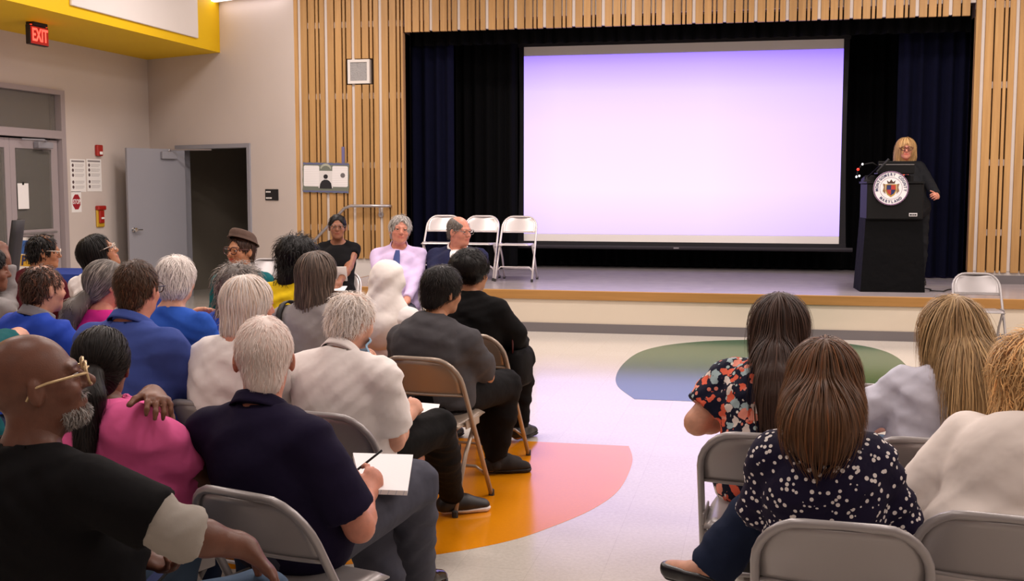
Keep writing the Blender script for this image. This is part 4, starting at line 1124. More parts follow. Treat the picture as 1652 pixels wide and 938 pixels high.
# ------------------------------------------------------------------ people
EYE_M = hairmat('eyeball', 'ffffff', .15)
SK = {k: skin('skin_' + k, c, r) for k, c, r in (('pale', 'd9a48c', .5), ('rosy', 'd08e78', .48), ('light', 'd6a086', .5), ('tan', 'b5805f', .5), ('brown', '7d5340', .42), ('deep', '6a4536', .42), ('mid', '94644c', .45))}
HM = {k: hairmat('hair_' + k, c, .5, .24 if 'black' in k else .3) for k, c in (('white', 'f6eee8'), ('silver', 'a59f9a'), ('gray', '6f6863'), ('black', '110d0c'), ('softblack', '17110f'), ('darkbrown', '402a20'), ('brown', '4a2c1c'), ('auburn', '624229'), ('shortbrown', '47301f'), ('blond', 'b8976a'), ('goldblond', 'd2aa74'), ('graybrown', '5d5048'), ('pinkwhite', 'f2e4dc'))}
M_gl = mat('clear_lens', 'ffffff', .03); M_gl.node_tree.nodes['Principled BSDF'].inputs['Transmission Weight'].default_value = 1; M_gl.node_tree.nodes['Principled BSDF'].inputs['IOR'].default_value = 1.02
M_gframe = mat('dark_spectacle_frame', '1d1614', .3)
K = {k: cloth('cloth_' + k, c, *a) for k, c, *a in (('black', '100f11', .9, .2), ('black2', '0c0b0c', .9, .25), ('undergray', '9c968e'), ('pink', 'ee68a4', .85, .08), ('navy', '1d1730', .9, .15), ('white', 'f6efec', .8, .04), ('charcoal', '4a484b', .9, .1), ('hijab', 'f6eee8', .75, .05), ('graytee', '9d9796', .9, .06), ('yellow', 'eecb1e', .85, .08), ('royal', '2c55c4', .85, .1), ('royal2', '2748b4', .7, .12), ('blue', '2f5cc0', .85, .08), ('bluepolo', '4558a2', .85, .1), ('hotpink', 'd62e8c', .85, .08), ('maroon', '4c0f1c', .85, .15), ('teal', '145a60', .85, .1), ('lav', 'd5c0e6', .75, .04), ('suit', '1e2140', .8, .12), ('cream', 'f2e8e1', .75, .04), ('bluewhite', 'd3d3e2', .75, .04), ('graysweat', '8b8786', .9, .08), ('jeans', '1f2840', .85, .2), ('jeans2', '46586e', .85, .2), ('slate', '4b4c58', .8, .1), ('blazer', '1b1c1f', .8, .1), ('khaki', 'a7a19a', .85, .06), ('tie', '3f4a80', .5, .1), ('grayhood', '7d7a80', .9, .08))}
# printed fabrics
m = mat('dotted_navy_print', '1a1430', .8, spec=.2); t = NT(m); v = t.coord()
def dots(t, v, scale, r, seed):
    mp = t.add('ShaderNodeMapping'); mp.inputs['Location'].default_value = (seed, seed * .7, seed * .3); t.link(v, mp.inputs[0])
    vo = t.add('ShaderNodeTexVoronoi'); vo.inputs['Scale'].default_value = scale; t.link(mp.outputs[0], vo.inputs['Vector'])
    c = t.add('ShaderNodeMath', operation='LESS_THAN'); t.link(vo.outputs['Distance'], c.inputs[0]); c.inputs[1].default_value = r; return c.outputs[0], vo
a, _ = dots(t, v, 43, .27, 0); b, _ = dots(t, v, 33, .19, 3.3)
mx = t.add('ShaderNodeMath', operation='MAXIMUM'); t.link(a, mx.inputs[0]); t.link(b, mx.inputs[1])
t.link(t.mix(mx.outputs[0], lin('1a1430'), lin('efe8e4')), t.b.inputs['Base Color']); t.bump(t.noise(v, 16, 3), .35, .02); K['dots'] = m
m = mat('floral_print', '14162c', .8, spec=.2); t = NT(m); v = t.coord()
nz = t.add('ShaderNodeTexNoise'); nz.inputs['Scale'].default_value = 26; t.link(v, nz.inputs['Vector'])
va = t.add('ShaderNodeVectorMath', operation='MULTIPLY_ADD'); t.link(nz.outputs['Color'], va.inputs[0]); va.inputs[1].default_value = (.05,) * 3; t.link(v, va.inputs[2])
vo = t.add('ShaderNodeTexVoronoi'); vo.inputs['Scale'].default_value = 25; t.link(va.outputs[0], vo.inputs['Vector'])
sp = t.add('ShaderNodeSeparateColor'); t.link(vo.outputs['Color'], sp.inputs[0])
pet = t.ramp(sp.outputs[0], [(0, lin('14162c')), (.12, lin('e8694f')), (.48, lin('f19a86')), (.62, lin('a9bfc4')), (.80, lin('e9dcd4'))], 'CONSTANT')
edge = t.ramp(vo.outputs['Distance'], [(0.0, (1, 1, 1)), (.5, (1, 1, 1)), (.54, (0, 0, 0))])
cc = t.mix(edge, lin('15172e'), pet)
v2, vv = dots(t, v, 38, .3, 1.7); s2 = t.add('ShaderNodeSeparateColor'); t.link(vv.outputs['Color'], s2.inputs[0])
c2 = t.ramp(s2.outputs[1], [(0, lin('e58a78')), (.4, lin('b4c6c6')), (.7, lin('ece4dc'))], 'CONSTANT')
inv = t.add('ShaderNodeMath', operation='MULTIPLY'); t.link(v2, inv.inputs[0]); iv = t.add('ShaderNodeMath', operation='SUBTRACT'); iv.inputs[0].default_value = 1; t.link(edge, iv.inputs[1]); t.link(iv.outputs[0], inv.inputs[1])
t.link(t.mix(inv.outputs[0], cc, c2), t.b.inputs['Base Color']); t.bump(t.noise(v, 16, 3), .3, .02); K['floral'] = m
M_shoe_blk = mat('black_shoe', '131214', .5); M_sole_w = mat('white_sole', 'e4ddda', .6); M_sole_b = mat('dark_sole', '1c1a1a', .7); M_shoe_shine = mat('polished_black_leather', '0c0b0b', .12)
BLK = dict(m=M_shoe_blk, sole=M_sole_b)

# -- left block, nearest row
bald = person('person', 'bald bearded man in black T-shirt and gold spectacles at the bottom left corner', (56, 537, 2.72), 14, (95, 2.8), look=(38, 12, 0), s=1.04, build=1.2, sw=.215, skin_m=SK['deep'],
    top=dict(m=K['black'], sleeve=.7, neck=.084, ts=.02, flare=.012, amp=.006), bottom=dict(m=K['jeans2']), shoes=BLK, res=.0125, hres=.0042, htop=.0, hands=(True, True), face=True, eyes=True, belly=.05, nose=1.15, neckr=.064, hump=.02, seed=11, seat=.49, chair=(70, 3.0, 14),
    arms=dict(R=dict(wrist_px=(398, 884, 2.74), elbow_px=(300, 862, 2.64), hand=(.62, .3, -.75), palm=(-.5, -.6, -.4), curl=14, hs=1.0), L=dict(wrist_px=(228, 900, 2.98), hint=(-.6, -.4, -.6), hand=(.95, .25, -.2), palm=(0, -.2, 1), curl=38)),
    legs=dict(R=dict(knee_px=(420, 968, 2.84), ankle=(.3, .35, .1)), L=dict(knee=(-.1, .5, .56))))
pink = person('person', 'woman with dark ponytail in bright pink T-shirt, one hand on her shoulder', (163, 527, 3.45), 18, (208, 3.55), look=(-36, -4, 0), s=0.92, build=1.34, sw=.19, shdrop=-.035, skin_m=SK['brown'],
    top=dict(m=K['pink'], sleeve=.8, neck=.08, amp=.009, ts=.022, flare=.004, t=.016), bottom=dict(m=K['jeans']), shoes=BLK, hair=('pony', dict(tie=(0, -.112, -.012), len=.24, out=.06, tr=.045, end=.4, n=1800, w=.0012, bvar=.3, gh=.0055, t=.012)), hm=HM['softblack'], res=.0125, hands=(True, False), belly=.08, hump=.02, seed=12, htop=.012,
    arms=dict(L=dict(wrist_rel=(.045, .04, .115), elbow=(-.12, .24, .82), hand=(.82, -.5, -.02), palm=(0, -.25, -1), curl=24, r=.95), R=dict(wrist=(.16, .36, .6), r=1.25)))
polo = person('person', 'man with short white hair in a dark navy polo shirt writing in a notebook', (425, 510, 3.45), 12, (468, 3.5), look=(-33, -3, 0), s=1.04, build=1.14, sw=.20, skin_m=SK['rosy'],
    top=dict(m=K['navy'], sleeve=.82, neck=.082, collar='polo', amp=.006, ts=.022, flare=.012, ch=.038, gap=30, ct=.25), bottom=dict(m=K['slate'], t=.018, flare=.012), shoes=dict(m=M_shoe_shine, sole=M_sole_b),
    hair=('thin', dict(t=.005, L=.026, n=3200, w=.0009, lift=.0022, jit=.35, slope=.55, off=-.055, c2=(1.0, .86, .82), mix=.25, bvar=.08, gh=.005, lump=.0008, b0=.98)), hm=HM['pinkwhite'], res=.0125, hres=.005, hands=(False, True), seed=13, htop=.005, neckr=.058, hump=.015, belly=.04,
    arms=dict(R=dict(wrist_px=(590, 800, 3.62), elbow_px=(580, 852, 3.42), hand=(-.05, .75, .55), palm=(-.75, .1, -.6), curls=(34, 42, 50, 56), curl=46, r=1.05), L=dict(wrist=(-.12, .34, .62))),
    legs=dict(R=dict(knee_px=(668, 782, 3.98), ankle_on=(668, 925), r=1.05), L=dict(knee=(-.08, .5, .54), ankle=(.0, .58, .1))), chair=(470, 3.30, 18))
# -- second row
white = person('person', 'person with fluffy white hair in a white shirt writing, face mask under chin', (568, 470, 4.55), 9, (562, 4.62), look=(22, -14, 0), s=0.9, build=1.1, sw=.205, skin_m=SK['pale'],
    top=dict(m=K['white'], sleeve=.8, neck=.08, collar='shirt', amp=.007, ts=.024, flare=.02, t=.018), bottom=dict(m=K['black2'], t=.02), shoes=dict(m=M_shoe_blk, sole=M_sole_w, res=.008),
    hair=('fluffy', dict(n=3000, w=.001, L=.08, lift=.010, curl=.7, c2=(.86, .78, .70), mix=.3, bvar=.12, gh=.006, t=-.010)), hm=HM['white'], res=.0125, hands=(True, True), seed=14, htop=.012, hump=.02,
    arms=dict(R=dict(wrist_px=(655, 672, 4.78), elbow_px=(636, 712, 4.58), hand=(.15, .85, .5), palm=(-.6, .1, -.8), curl=48), L=dict(wrist_px=(592, 598, 4.98), hint=(-.8, -.2, -.8), hand=(.25, -.2, .9), palm=(.2, -1, -.1), curl=55)),
    legs=dict(R=dict(knee_px=(705, 690, 5.05), ankle_on=(728, 800), foot=(.75, .75, 0)), L=dict(knee=(-.05, .46, .52))), chair=(555, 4.42, 8))
gray = person('person', 'dark haired man in charcoal T-shirt and black track pants in an aisle seat', (714, 428, 5.85), 10, (705, 5.92), look=(26, -6, 6), s=1.0, build=1.18, sw=0.2, skin_m=SK['tan'],
    top=dict(m=K['charcoal'], sleeve=.86, neck=.08, amp=.009, ts=.024, flare=.01), bottom=dict(m=K['black'], t=.02), shoes=dict(m=mat('brown_black_sneaker', '1a1413', .85), sole=M_sole_b, res=.008),
    hair=('short', dict(t=.013, L=.04, n=2000, w=.0012, lift=.0045, slope=.6, off=-.035, gh=.006, bvar=.3)), hm=HM['softblack'], hands=(False, True), seed=15, hump=.05, belly=.05, shdrop=.035,
    arms=dict(R=dict(wrist_px=(748, 622, 6.22), elbow_px=(783, 607, 6.05), hand=(-.5, .6, -.1), r=1.12), L=dict(wrist=(-.12, .3, .62))),
    legs=dict(R=dict(knee_px=(815, 622, 6.32), ankle_on=(800, 738), foot=(.8, .6, 0), r=1.12), L=dict(knee=(-.02, .5, .52), ankle=(.12, .52, .1), foot=(.3, 1, 0))), chair=(702, 5.8, 8))
bun = person('person', 'person in loose black clothes with dark gathered hair, in the aisle seat nearest the stage', (762, 404, 6.75), 10, (768, 6.86), look=(6, -2, 0), s=1.02, build=1.26, sw=.2, skin_m=SK['tan'],
    top=dict(m=K['black2'], sleeve=1.8, neck=.072, amp=.009, t=.02, ts=.03), bottom=dict(m=K['black2'], t=.02), shoes=BLK, hair=('bun', dict(t=.016, n=1000, w=.0018, lump=.006, gh=.0065, bvar=.35)), hm=HM['black'], seed=16, hump=.03,
    arms=dict(R=dict(elbow=(.25, .0, .72), wrist=(.16, .3, .62))), chair=(775, 6.7, 8))
whair = person('person', 'woman with smooth white bobbed hair in a white top, behind the navy polo man', (402, 443, 4.45), 14, (366, 4.55), look=(26, -6, 0), s=0.9, build=1.08, sw=.185, skin_m=SK['rosy'],
    top=dict(m=K['white'], sleeve=1.6, neck=.088, amp=.006), bottom=dict(m=K['khaki']), shoes=BLK, hair=('bob', dict(len=.10, t=.004, n=2600, w=.0013, jit=.1, L=.15, c2=(.93, .80, .70), mix=.4, bvar=.1, gh=.006, lump=.001)), hm=HM['white'], seed=17, hands=(False, True),
    arms=dict(R=dict(wrist=(.02, .32, .66))))
brown = person('person', 'man with short brown hair and spectacles in a dark blue polo shirt', (221, 418, 4.55), 14, (240, 4.62), look=(-14, -2, 0), s=0.93, build=1.18, sw=.22, skin_m=SK['rosy'],
    top=dict(m=K['bluepolo'], sleeve=.9, neck=.082, collar='polo', amp=.006, ts=.02, gap=30, ct=.2, ch=.034), bottom=dict(m=K['jeans']), shoes=BLK, hair=('short', dict(t=.007, L=.03, n=2600, w=.0012, lift=.0035, slope=.5, off=-.035, gh=.006, bvar=.25, c2=(1.7, 1.2, .9), mix=.2)), hm=HM['shortbrown'], seed=18, htop=.012, neckr=.062)
# -- third row
grayw = person('person', 'woman with straight gray brown hair in a light gray top with a dark bag strap', (513, 404, 5.75), 12, (500, 5.82), look=(4, -2, 0), s=1.0, build=1.08, sw=.19, skin_m=SK['light'],
    top=dict(m=K['graytee'], sleeve=.8, neck=.085, amp=.007), bottom=dict(m=K['jeans']), shoes=BLK, hair=('bob', dict(len=.15, t=.004, flare=.012, n=1300, w=.0019, jit=.14, L=.17, c2=(1.7, 1.6, 1.5), mix=.3, bvar=.3, gh=.0065)), hm=HM['graybrown'], seed=19)
curly = person('person', 'woman with long curly gray hair in a blue top before the woman in the hat', (388, 427, 6.3), 14, (380, 6.38), look=(16, 0, 0), s=1.0, build=1.1, sw=.19, skin_m=SK['light'],
    top=dict(m=K['royal'], sleeve=1.2, neck=.088, amp=.006), bottom=dict(m=K['jeans']), shoes=BLK, hair=('curly', dict(len=.18, r=.096, end=1.15, n=900, w=.002, c2=(2.0, 1.95, 1.9), mix=.35, bvar=.3, gh=.007, lump=.007, lump_f=1.6)), hm=HM['gray'], seed=20, hands=(True, False),
    arms=dict(L=dict(wrist_px=(322, 504, 6.6), elbow=(-.30, .10, .72), hand=(.9, .3, .0), palm=(0, -.6, -.7))))
wbl = person('person', 'person with loose white hair to the collar in a bright blue T-shirt', (285, 412, 5.45), 14, (294, 5.52), look=(-16, -2, 0), s=0.91, build=1.14, sw=.2, skin_m=SK['pale'],
    top=dict(m=K['blue'], sleeve=.8, neck=.085, amp=.007), bottom=dict(m=K['jeans']), shoes=BLK, hair=('fluffy', dict(n=1800, w=.0014, L=.1, curl=.35, lift=.006, c2=(.84, .82, .82), mix=.35, bvar=.14, gh=.006, t=.001)), hm=HM['white'], seed=21)
pony = person('person', 'woman with a long wavy silver gray ponytail in a hot pink shirt', (173, 420, 5.7), 18, (167, 5.78), look=(24, 2, 0), s=0.92, build=1.05, sw=.18, skin_m=SK['rosy'],
    top=dict(m=K['hotpink'], sleeve=1.3, neck=.082, amp=.005), bottom=dict(m=K['jeans']), shoes=BLK, hair=('pony', dict(tie=(0, -.10, -.055), len=.25, out=.02, side=-.01, tr=.05, end=.75, n=1100, w=.0019, c2=(1.8, 1.78, 1.75), mix=.4, bvar=.3, curl=.7, gh=.006, t=.016)), hm=HM['gray'], seed=22)
royal = person('person', 'person with tousled dark brown hair in a royal blue jacket with a gray hood', (70, 425, 5.25), 20, (66, 5.32), look=(6, -4, 0), s=0.9, build=1.14, sw=.195, skin_m=SK['light'],
    top=dict(m=K['royal2'], sleeve=1.8, neck=.085, amp=.012, t=.02, ts=.026, collar='hood', cm=K['grayhood'], ch=.045, gap=40, ct=.1), bottom=dict(m=K['jeans']), shoes=BLK, hair=('fluffy', dict(n=1300, w=.0019, L=.07, curl=.8, lift=.007, t=-.012, bvar=.35, gh=.006, c2=(1.8, 1.4, 1.1), mix=.2)), hm=HM['darkbrown'], seed=23)
# -- fourth row
yellow = person('person', 'woman with big curly black hair in a yellow T-shirt', (482, 382, 6.9), 14, (466, 6.98), look=(20, -2, 0), s=1.0, build=1.12, sw=.195, skin_m=SK['mid'],
    top=dict(m=K['yellow'], sleeve=.75, neck=.088, amp=.006), bottom=dict(m=K['jeans']), shoes=BLK, hair=('curly', dict(len=.1, r=.098, end=1.0, n=900, w=.0022, bvar=.4, gh=.008, lump=.009, lump_f=1.7)), hm=HM['black'], seed=24)
hijab = person('person', 'woman wearing a white headscarf and white blouse', (627, 420, 6.75), 10, (640, 6.84), look=(6, -2, 0), s=0.93, build=1.08, sw=.19, skin_m=SK['tan'],
    top=dict(m=K['white'], sleeve=1.8, neck=.07, amp=.006), bottom=dict(m=K['khaki']), shoes=BLK, seed=25, htop=.02)
blk = person('person', 'woman with a dark shoulder length bob gazing upward in a white sweatshirt', (160, 376, 6.7), 16, (172, 6.78), look=(50, 24, 0), s=0.92, build=1.12, sw=.19, skin_m=SK['tan'],
    top=dict(m=K['white'], sleeve=1.8, neck=.085, amp=.008), bottom=dict(m=K['jeans']), shoes=BLK, hair=('bob', dict(len=.15, t=.006, flare=.018, n=1000, w=.0026, L=.15, bvar=.3, gh=.0065)), hm=HM['black'], seed=26, face=True, eyes=True)
maroon = person('person', 'man with tousled black hair and clear spectacles in a maroon sweatshirt', (70, 377, 7.3), 16, (72, 7.38), look=(38, -4, 0), s=0.9, build=1.12, sw=.2, skin_m=SK['tan'],
    top=dict(m=K['maroon'], sleeve=1.9, neck=.08, amp=.008, t=.018), bottom=dict(m=K['black']), shoes=BLK, hair=('fluffy', dict(n=1000, w=.0028, L=.06, curl=.6, lift=.008, t=-.008, bvar=.4, gh=.007, c2=(2.2, 1.5, .9), mix=.12)), hm=HM['black'], seed=27, face=True, eyes=True)
hat = person('person', 'woman in brown felt hat, spectacles and red lipstick looking round to the back', (388, 374, 8.3), -20, (400, 8.36), look=(-140, 2, 0), s=1.02, build=1.02, sw=.18, skin_m=SK['tan'],
    top=dict(m=K['teal'], sleeve=1.7, neck=.085, amp=.006), bottom=dict(m=K['jeans']), shoes=BLK, hair=('short', dict(t=.008, L=.06, n=300, w=.003, slope=.5, off=-.03, gh=.007)), hm=HM['darkbrown'], seed=28, htop=.02, face=True, eyes=True, tint=dict(lip=(.15, .75, .72), brow=.65))
edge = person('person', 'person in gray sweatshirt resting cheek on hand, cut off by the left edge', (-20, 398, 6.3), 16, (-28, 6.4), look=(30, -4, 0), build=1.14, sw=.2, skin_m=SK['brown'],
    top=dict(m=K['graysweat'], sleeve=1.85, neck=.085, amp=.008, ts=.024), bottom=dict(m=K['maroon']), shoes=BLK, hair=('short', dict(t=.014, L=.05, n=500, w=.003, gh=.008)), hm=HM['black'], seed=29, hands=(False, True),
    arms=dict(R=dict(wrist_px=(8, 418, 6.45), elbow_px=(8, 492, 6.5), hand=(-.35, .05, .9), palm=(-1, 0, 0), curl=30)))
edge2 = person('person', 'fair skinned person with bare forearm at the left edge behind the bald man', (-60, 430, 4.6), 14, (-66, 4.66), look=(20, -2, 0), build=1.1, sw=.19, skin_m=SK['pale'],
    top=dict(m=K['teal'], sleeve=.7, neck=.085), bottom=dict(m=K['jeans']), shoes=BLK, hair=('short', dict(t=.012, L=.05, n=500, w=.003, gh=.008)), hm=HM['brown'], seed=30, hands=(False, True), arms=dict(R=dict(wrist_px=(-14, 560, 4.9), elbow_px=(30, 545, 4.85), hand=(-.9, .2, .1))))

# -- right block
dot = person('person', 'woman with straight auburn hair in a navy blouse with white dots, legs crossed', (1332, 545, 3.28), 4, (1340, 3.24), look=(2, -4, 0), s=0.94, build=1.0, sw=.155, skin_m=SK['light'],
    top=dict(m=K['dots'], sleeve=1.5, neck=.085, amp=.007, ts=.02, t=.012, long_hem=True, hem=-.03), bottom=dict(m=K['jeans'], t=.010, flare=.02), shoes=dict(m=mat('black_flat_shoe', '17141a', .35), sole=M_sole_b, flat=True, topz=-.02, res=.007),
    hair=('long', dict(len=.12, wd=.106, end=.98, n=3000, w=.0015, L=.17, jit=.07, bvar=.25, gh=.006, c2=(1.5, 1.15, .8), mix=.2, fl=.85, pushk=.5, out=.0, t=.006)), hm=HM['auburn'], res=.0125, seed=31, hump=.01, htop=.012, belly=.03,
    arms=dict(L=dict(elbow=(-.195, .06, .65), wrist=(-.08, .32, .64)), R=dict(elbow=(.20, .06, .65), wrist=(.08, .32, .64))),
    legs=dict(L=dict(knee_px=(1262, 768, 3.68), ankle_px=(1150, 915, 3.75), foot=(-.8, .35, .25), toe_up=.03, foot_z=.1), R=dict(knee=(-.05, .46, .5), ankle=(.02, .46, .1))), chair=(1362, 3.02, 4))
card = person('person', 'woman with curly golden hair in a cream cardigan at the right edge', (1672, 545, 3.42), 8, (1610, 3.28), look=(-6, -10, 0), s=1.0, build=1.22, sw=.21, skin_m=SK['light'],
    top=dict(m=K['cream'], sleeve=1.8, neck=.09, amp=.006, t=.014, ts=.02, long_hem=True), bottom=dict(m=K['jeans']), shoes=BLK,
    hair=('curly', dict(len=.24, r=.10, end=1.0, n=2200, w=.0018, L=.1, c2=(1.4, 1.3, 1.2), mix=.3, bvar=.3, gh=.0065, lump=.008, lump_f=1.4, curl=.9)), hm=HM['goldblond'], res=.0125, seed=32, hump=.02,
    shdrop=-.05, arms=dict(L=dict(elbow=(-.27, .04, .62), wrist=(-.05, .30, .66))), chair=(1618, 3.08, 8))
floral = person('person', 'woman with long dark brown hair in a coral and navy floral blouse', (1260, 474, 4.35), 6, (1240, 4.22), look=(4, 0, 0), s=0.92, build=1.16, sw=.195, skin_m=SK['light'],
    top=dict(m=K['floral'], sleeve=.72, neck=.085, amp=.006, ts=.026, flare=.016, long_hem=True), bottom=dict(m=K['khaki'], t=.02), shoes=BLK,
    hair=('long', dict(len=.36, wd=.086, end=.55, n=2200, w=.0017, L=.32, jit=.07, bvar=.25, gh=.0065, curl=.15, out=.03, side=.05)), hm=HM['darkbrown'], res=.0125, seed=33, hands=(True, False),
    arms=dict(L=dict(elbow=(-.27, .06, .70), wrist=(-.14, .30, .68), r=1.15)), chair=(1236, 4.05, 3))
blond = person('person', 'woman with very long wavy blond hair in a pale blue blouse', (1538, 476, 4.2), 0, (1500, 4.12), look=(-14, -2, 0), s=0.96, build=1.12, sw=.195, skin_m=SK['light'],
    top=dict(m=K['bluewhite'], sleeve=1.2, neck=.085, amp=.007, ts=.026, long_hem=True), bottom=dict(m=K['jeans2']), shoes=BLK,
    hair=('long', dict(len=.46, wd=.105, end=1.0, n=3000, w=.0017, L=.40, jit=.09, bvar=.25, gh=.0065, curl=.35, c2=(.62, .56, .5), mix=.3, out=.06, t=.006)), hm=HM['blond'], res=.0125, seed=34,
    arms=dict(L=dict(elbow=(-.30, .04, .70), wrist=(-.05, .3, .7))), chair=(1490, 3.98, 2))

# -- facing the hall below the stage
dress = person('person', 'woman in black dress and spectacles facing the hall with papers on her lap', (544, 345, 11.2), 168, (546, 11.1), look=(-8, 0, 0), s=1.0, build=1.0, sw=.18, skin_m=SK['mid'],
    top=dict(m=K['black'], sleeve=.35, neck=.085, amp=.003, long_hem=True, ts=.012), bottom=None, shoes=dict(m=M_shoe_blk, sole=M_sole_b), hair=('short', dict(t=.007, L=.05, n=400, w=.003, slope=.45, off=-.02, gh=.006)), hm=HM['black'], seed=35, hres=.005, face=True, eyes=True, hands=(True, True), bust=.05,
    arms=dict(R=dict(wrist=(.05, .28, .66), hand=(-.8, .45, -.1), palm=(-.1, -.6, -.8)), L=dict(wrist=(-.05, .27, .68), hand=(.8, .45, -.1), palm=(.1, -.6, -.8))), legs=dict(R=dict(knee=(.09, .45, .53)), L=dict(knee=(-.09, .45, .53))))
lav = person('person', 'gray haired man in a lavender shirt and navy tie seated facing the hall', (645, 346, 10.0), 166, (640, 9.9), look=(-10, 4, -6), s=1.04, build=1.12, sw=.21, skin_m=SK['rosy'],
    top=dict(m=K['lav'], sleeve=1.85, neck=.078, collar='shirt', amp=.005, ts=.012, ct=.5, gap=36), bottom=dict(m=K['slate']), shoes=BLK, hair=('short', dict(t=.013, L=.05, n=900, w=.0025, lift=.006, slope=.4, off=-.03, gh=.006, c2=(1.5, 1.5, 1.5), mix=.4)), hm=HM['silver'], seed=36, hres=.005, face=True, eyes=True, hands=(True, True), tint=dict(brow=.2), htop=.016, belly=.03,
    arms=dict(R=dict(wrist=(.08, .26, .62), hand=(-.6, .7, -.2)), L=dict(wrist=(-.10, .28, .63), hand=(.6, .7, -.2))))
suit = person('person', 'balding man with spectacles in a navy suit and open white shirt, looking aside', (741, 349, 9.95), 170, (735, 9.85), look=(-52, -4, 0), s=1.06, build=1.2, sw=.215, skin_m=SK['rosy'],
    top=dict(m=K['suit'], sleeve=1.9, neck=.09, amp=.005, ts=.024, t=.02, name='jacket', long_hem=True, open=K['white'], collar='shirt', cm=K['white'], cz=.012, gap=60), bottom=dict(m=K['suit']), shoes=BLK, hair=('thin', dict(t=.005, L=.03, n=800, w=.0022, slope=.35, off=-.03, bald=True, gh=.006, crown=(0, .0, .12))), hm=HM['gray'], seed=37, hres=.005, face=True, eyes=True, hands=(True, True), tint=dict(brow=.25), htop=.006, neckr=.062, belly=.04)
spk = person('person', 'blond woman in a dark blazer and spectacles standing behind the lectern', (1462, 222, 13.45), 184, (1464, 13.42, HS), look=(-2, -2, 0), s=1.02, build=1.02, sw=.185, skin_m=SK['rosy'], stand=True, seat=.86, chair=False,
    top=dict(m=K['blazer'], sleeve=1.9, neck=.09, amp=.005, ts=.02, t=.018, name='jacket', long_hem=True, hem=.0, open=K['floral']), bottom=dict(m=K['blazer']), shoes=BLK, hair=('long', dict(len=.25, wd=.105, end=.9, n=1000, w=.003, L=.22, jit=.08, c2=(.8, .7, .6), mix=.3, gh=.0065, fl=.8, out=0, t=.008)), hm=HM['goldblond'], seed=38, hres=.005, face=True, eyes=True, hands=(True, True), tint=dict(lip=(.1, .5, .45)),
    arms=dict(L=dict(wrist=(-.24, .22, 1.02), hand=(.2, .9, .1), palm=(.8, 0, -.4), curl=40), R=dict(wrist=(.22, .26, 1.08), hand=(-.2, .9, .1), palm=(-.8, 0, -.4), curl=40)), legs=dict(L=dict(knee=(-.1, .02, .48), ankle=(-.1, 0, .1)), R=dict(knee=(.1, .02, .48), ankle=(.1, 0, .1))))
# ------------------------------------------------------------------ worn things that follow their wearer
M_gold = mat('gold_spectacle_frame', 'd2b78c', .22, .45); M_steel = mat('steel_spectacle_frame', '8a8684', .3, .6); M_clearf = mat('pale_spectacle_frame', 'd8cabb', .2)
glasses(bald.o, bald.T, M_gold, M_gl, w=.036, h=.027, r=.003, y=.114, z=.008)
glasses(brown.o, brown.T, M_gframe, M_gl); glasses(maroon.o, maroon.T, M_clearf, M_gl, r=.0026); glasses(hat.o, hat.T, mat('red_spectacle_frame', '4a1c1a', .3), M_gl, w=.031, h=.025, r=.0032)
glasses(dress.o, dress.T, M_steel, M_gl, r=.0015); glasses(suit.o, suit.T, M_steel, M_gl, r=.0015); glasses(spk.o, spk.T, mat('wine_spectacle_frame', '5a2028', .3), M_gl, r=.003); glasses(blk.o, blk.T, M_clearf, M_gl)
# gray beard of the bald man: short hairs on chin and lip
bp = [q for q in bald.headp]
def chin(P):
    L = (P - bald.H) @ bald.R / 1.04
    return (L[:, 1] > .035) & (L[:, 2] < -.062) & (L[:, 2] > -.125) | ((L[:, 1] > .08) & (L[:, 2] < -.03) & (L[:, 2] > -.042) & (np.abs(L[:, 0]) < .035))
sd = project(bp, bald.T(0, .03, -.06), 1100, 5, chin, start=.16)
if len(sd) > 20:
    V, Q, n_, per = strands(bp, sd, .016, .0009, lambda P, g: g * .2 + GRAV, 5, 3, .5, .004)
    me = mesh_np('beard', V, Q); tinted(me, np.repeat(np.clip(np.random.RandomState(2).normal(.8, .3, n_), .2, 1.3)[:, None] * np.ones(3), per, 0)); link('beard', me, HM['silver'], bald.o)
# pushed-up gray undersleeve below the black sleeve
Sb, Eb, Wb = bald.SH['R'], bald.ELB['R'], bald.WR['R']
u = nrm(Eb - Sb); c0 = Sb + (Eb - Sb) * .55; c1 = Eb + nrm(Wb - Eb) * .02
Fu = bald.G.ev([Cone(c0, Eb, .064, .06, .01), Cone(Eb, c1 + nrm(Wb - Eb) * .06, .06, .058, .02), Plane(nrm(Wb - Eb), c1), Plane(-u, c0)])
dress_mesh('undersleeve', Fu, bald.G, K['undergray'], bald.o, 3, .008, 1.6)
# headscarf
T, N = hijab.T, hijab.N
Fj = hijab.G.ev([Ell(T(0, -.018, .036), (.092, .116, .108), hijab.R, .02), Cone(T(0, -.03, 0), N + A_(0, -.01, .02), .098, .098, .04), Cone(N + A_(0, -.01, .0), N + A_(0, -.045, -.10), .11, .15, .05, fl=(A_(0, 1, 0), .8)), Cone(N + A_(-.07, 0, -.02), N + A_(.07, 0, -.02), .075, .075, .05), Ell(T(0, .13, -.03), (.062, .07, .09), hijab.R, .01, True)])
dress_mesh('headscarf', Fj, hijab.G, K['hijab'], hijab.o, 41, .006, 1.1)
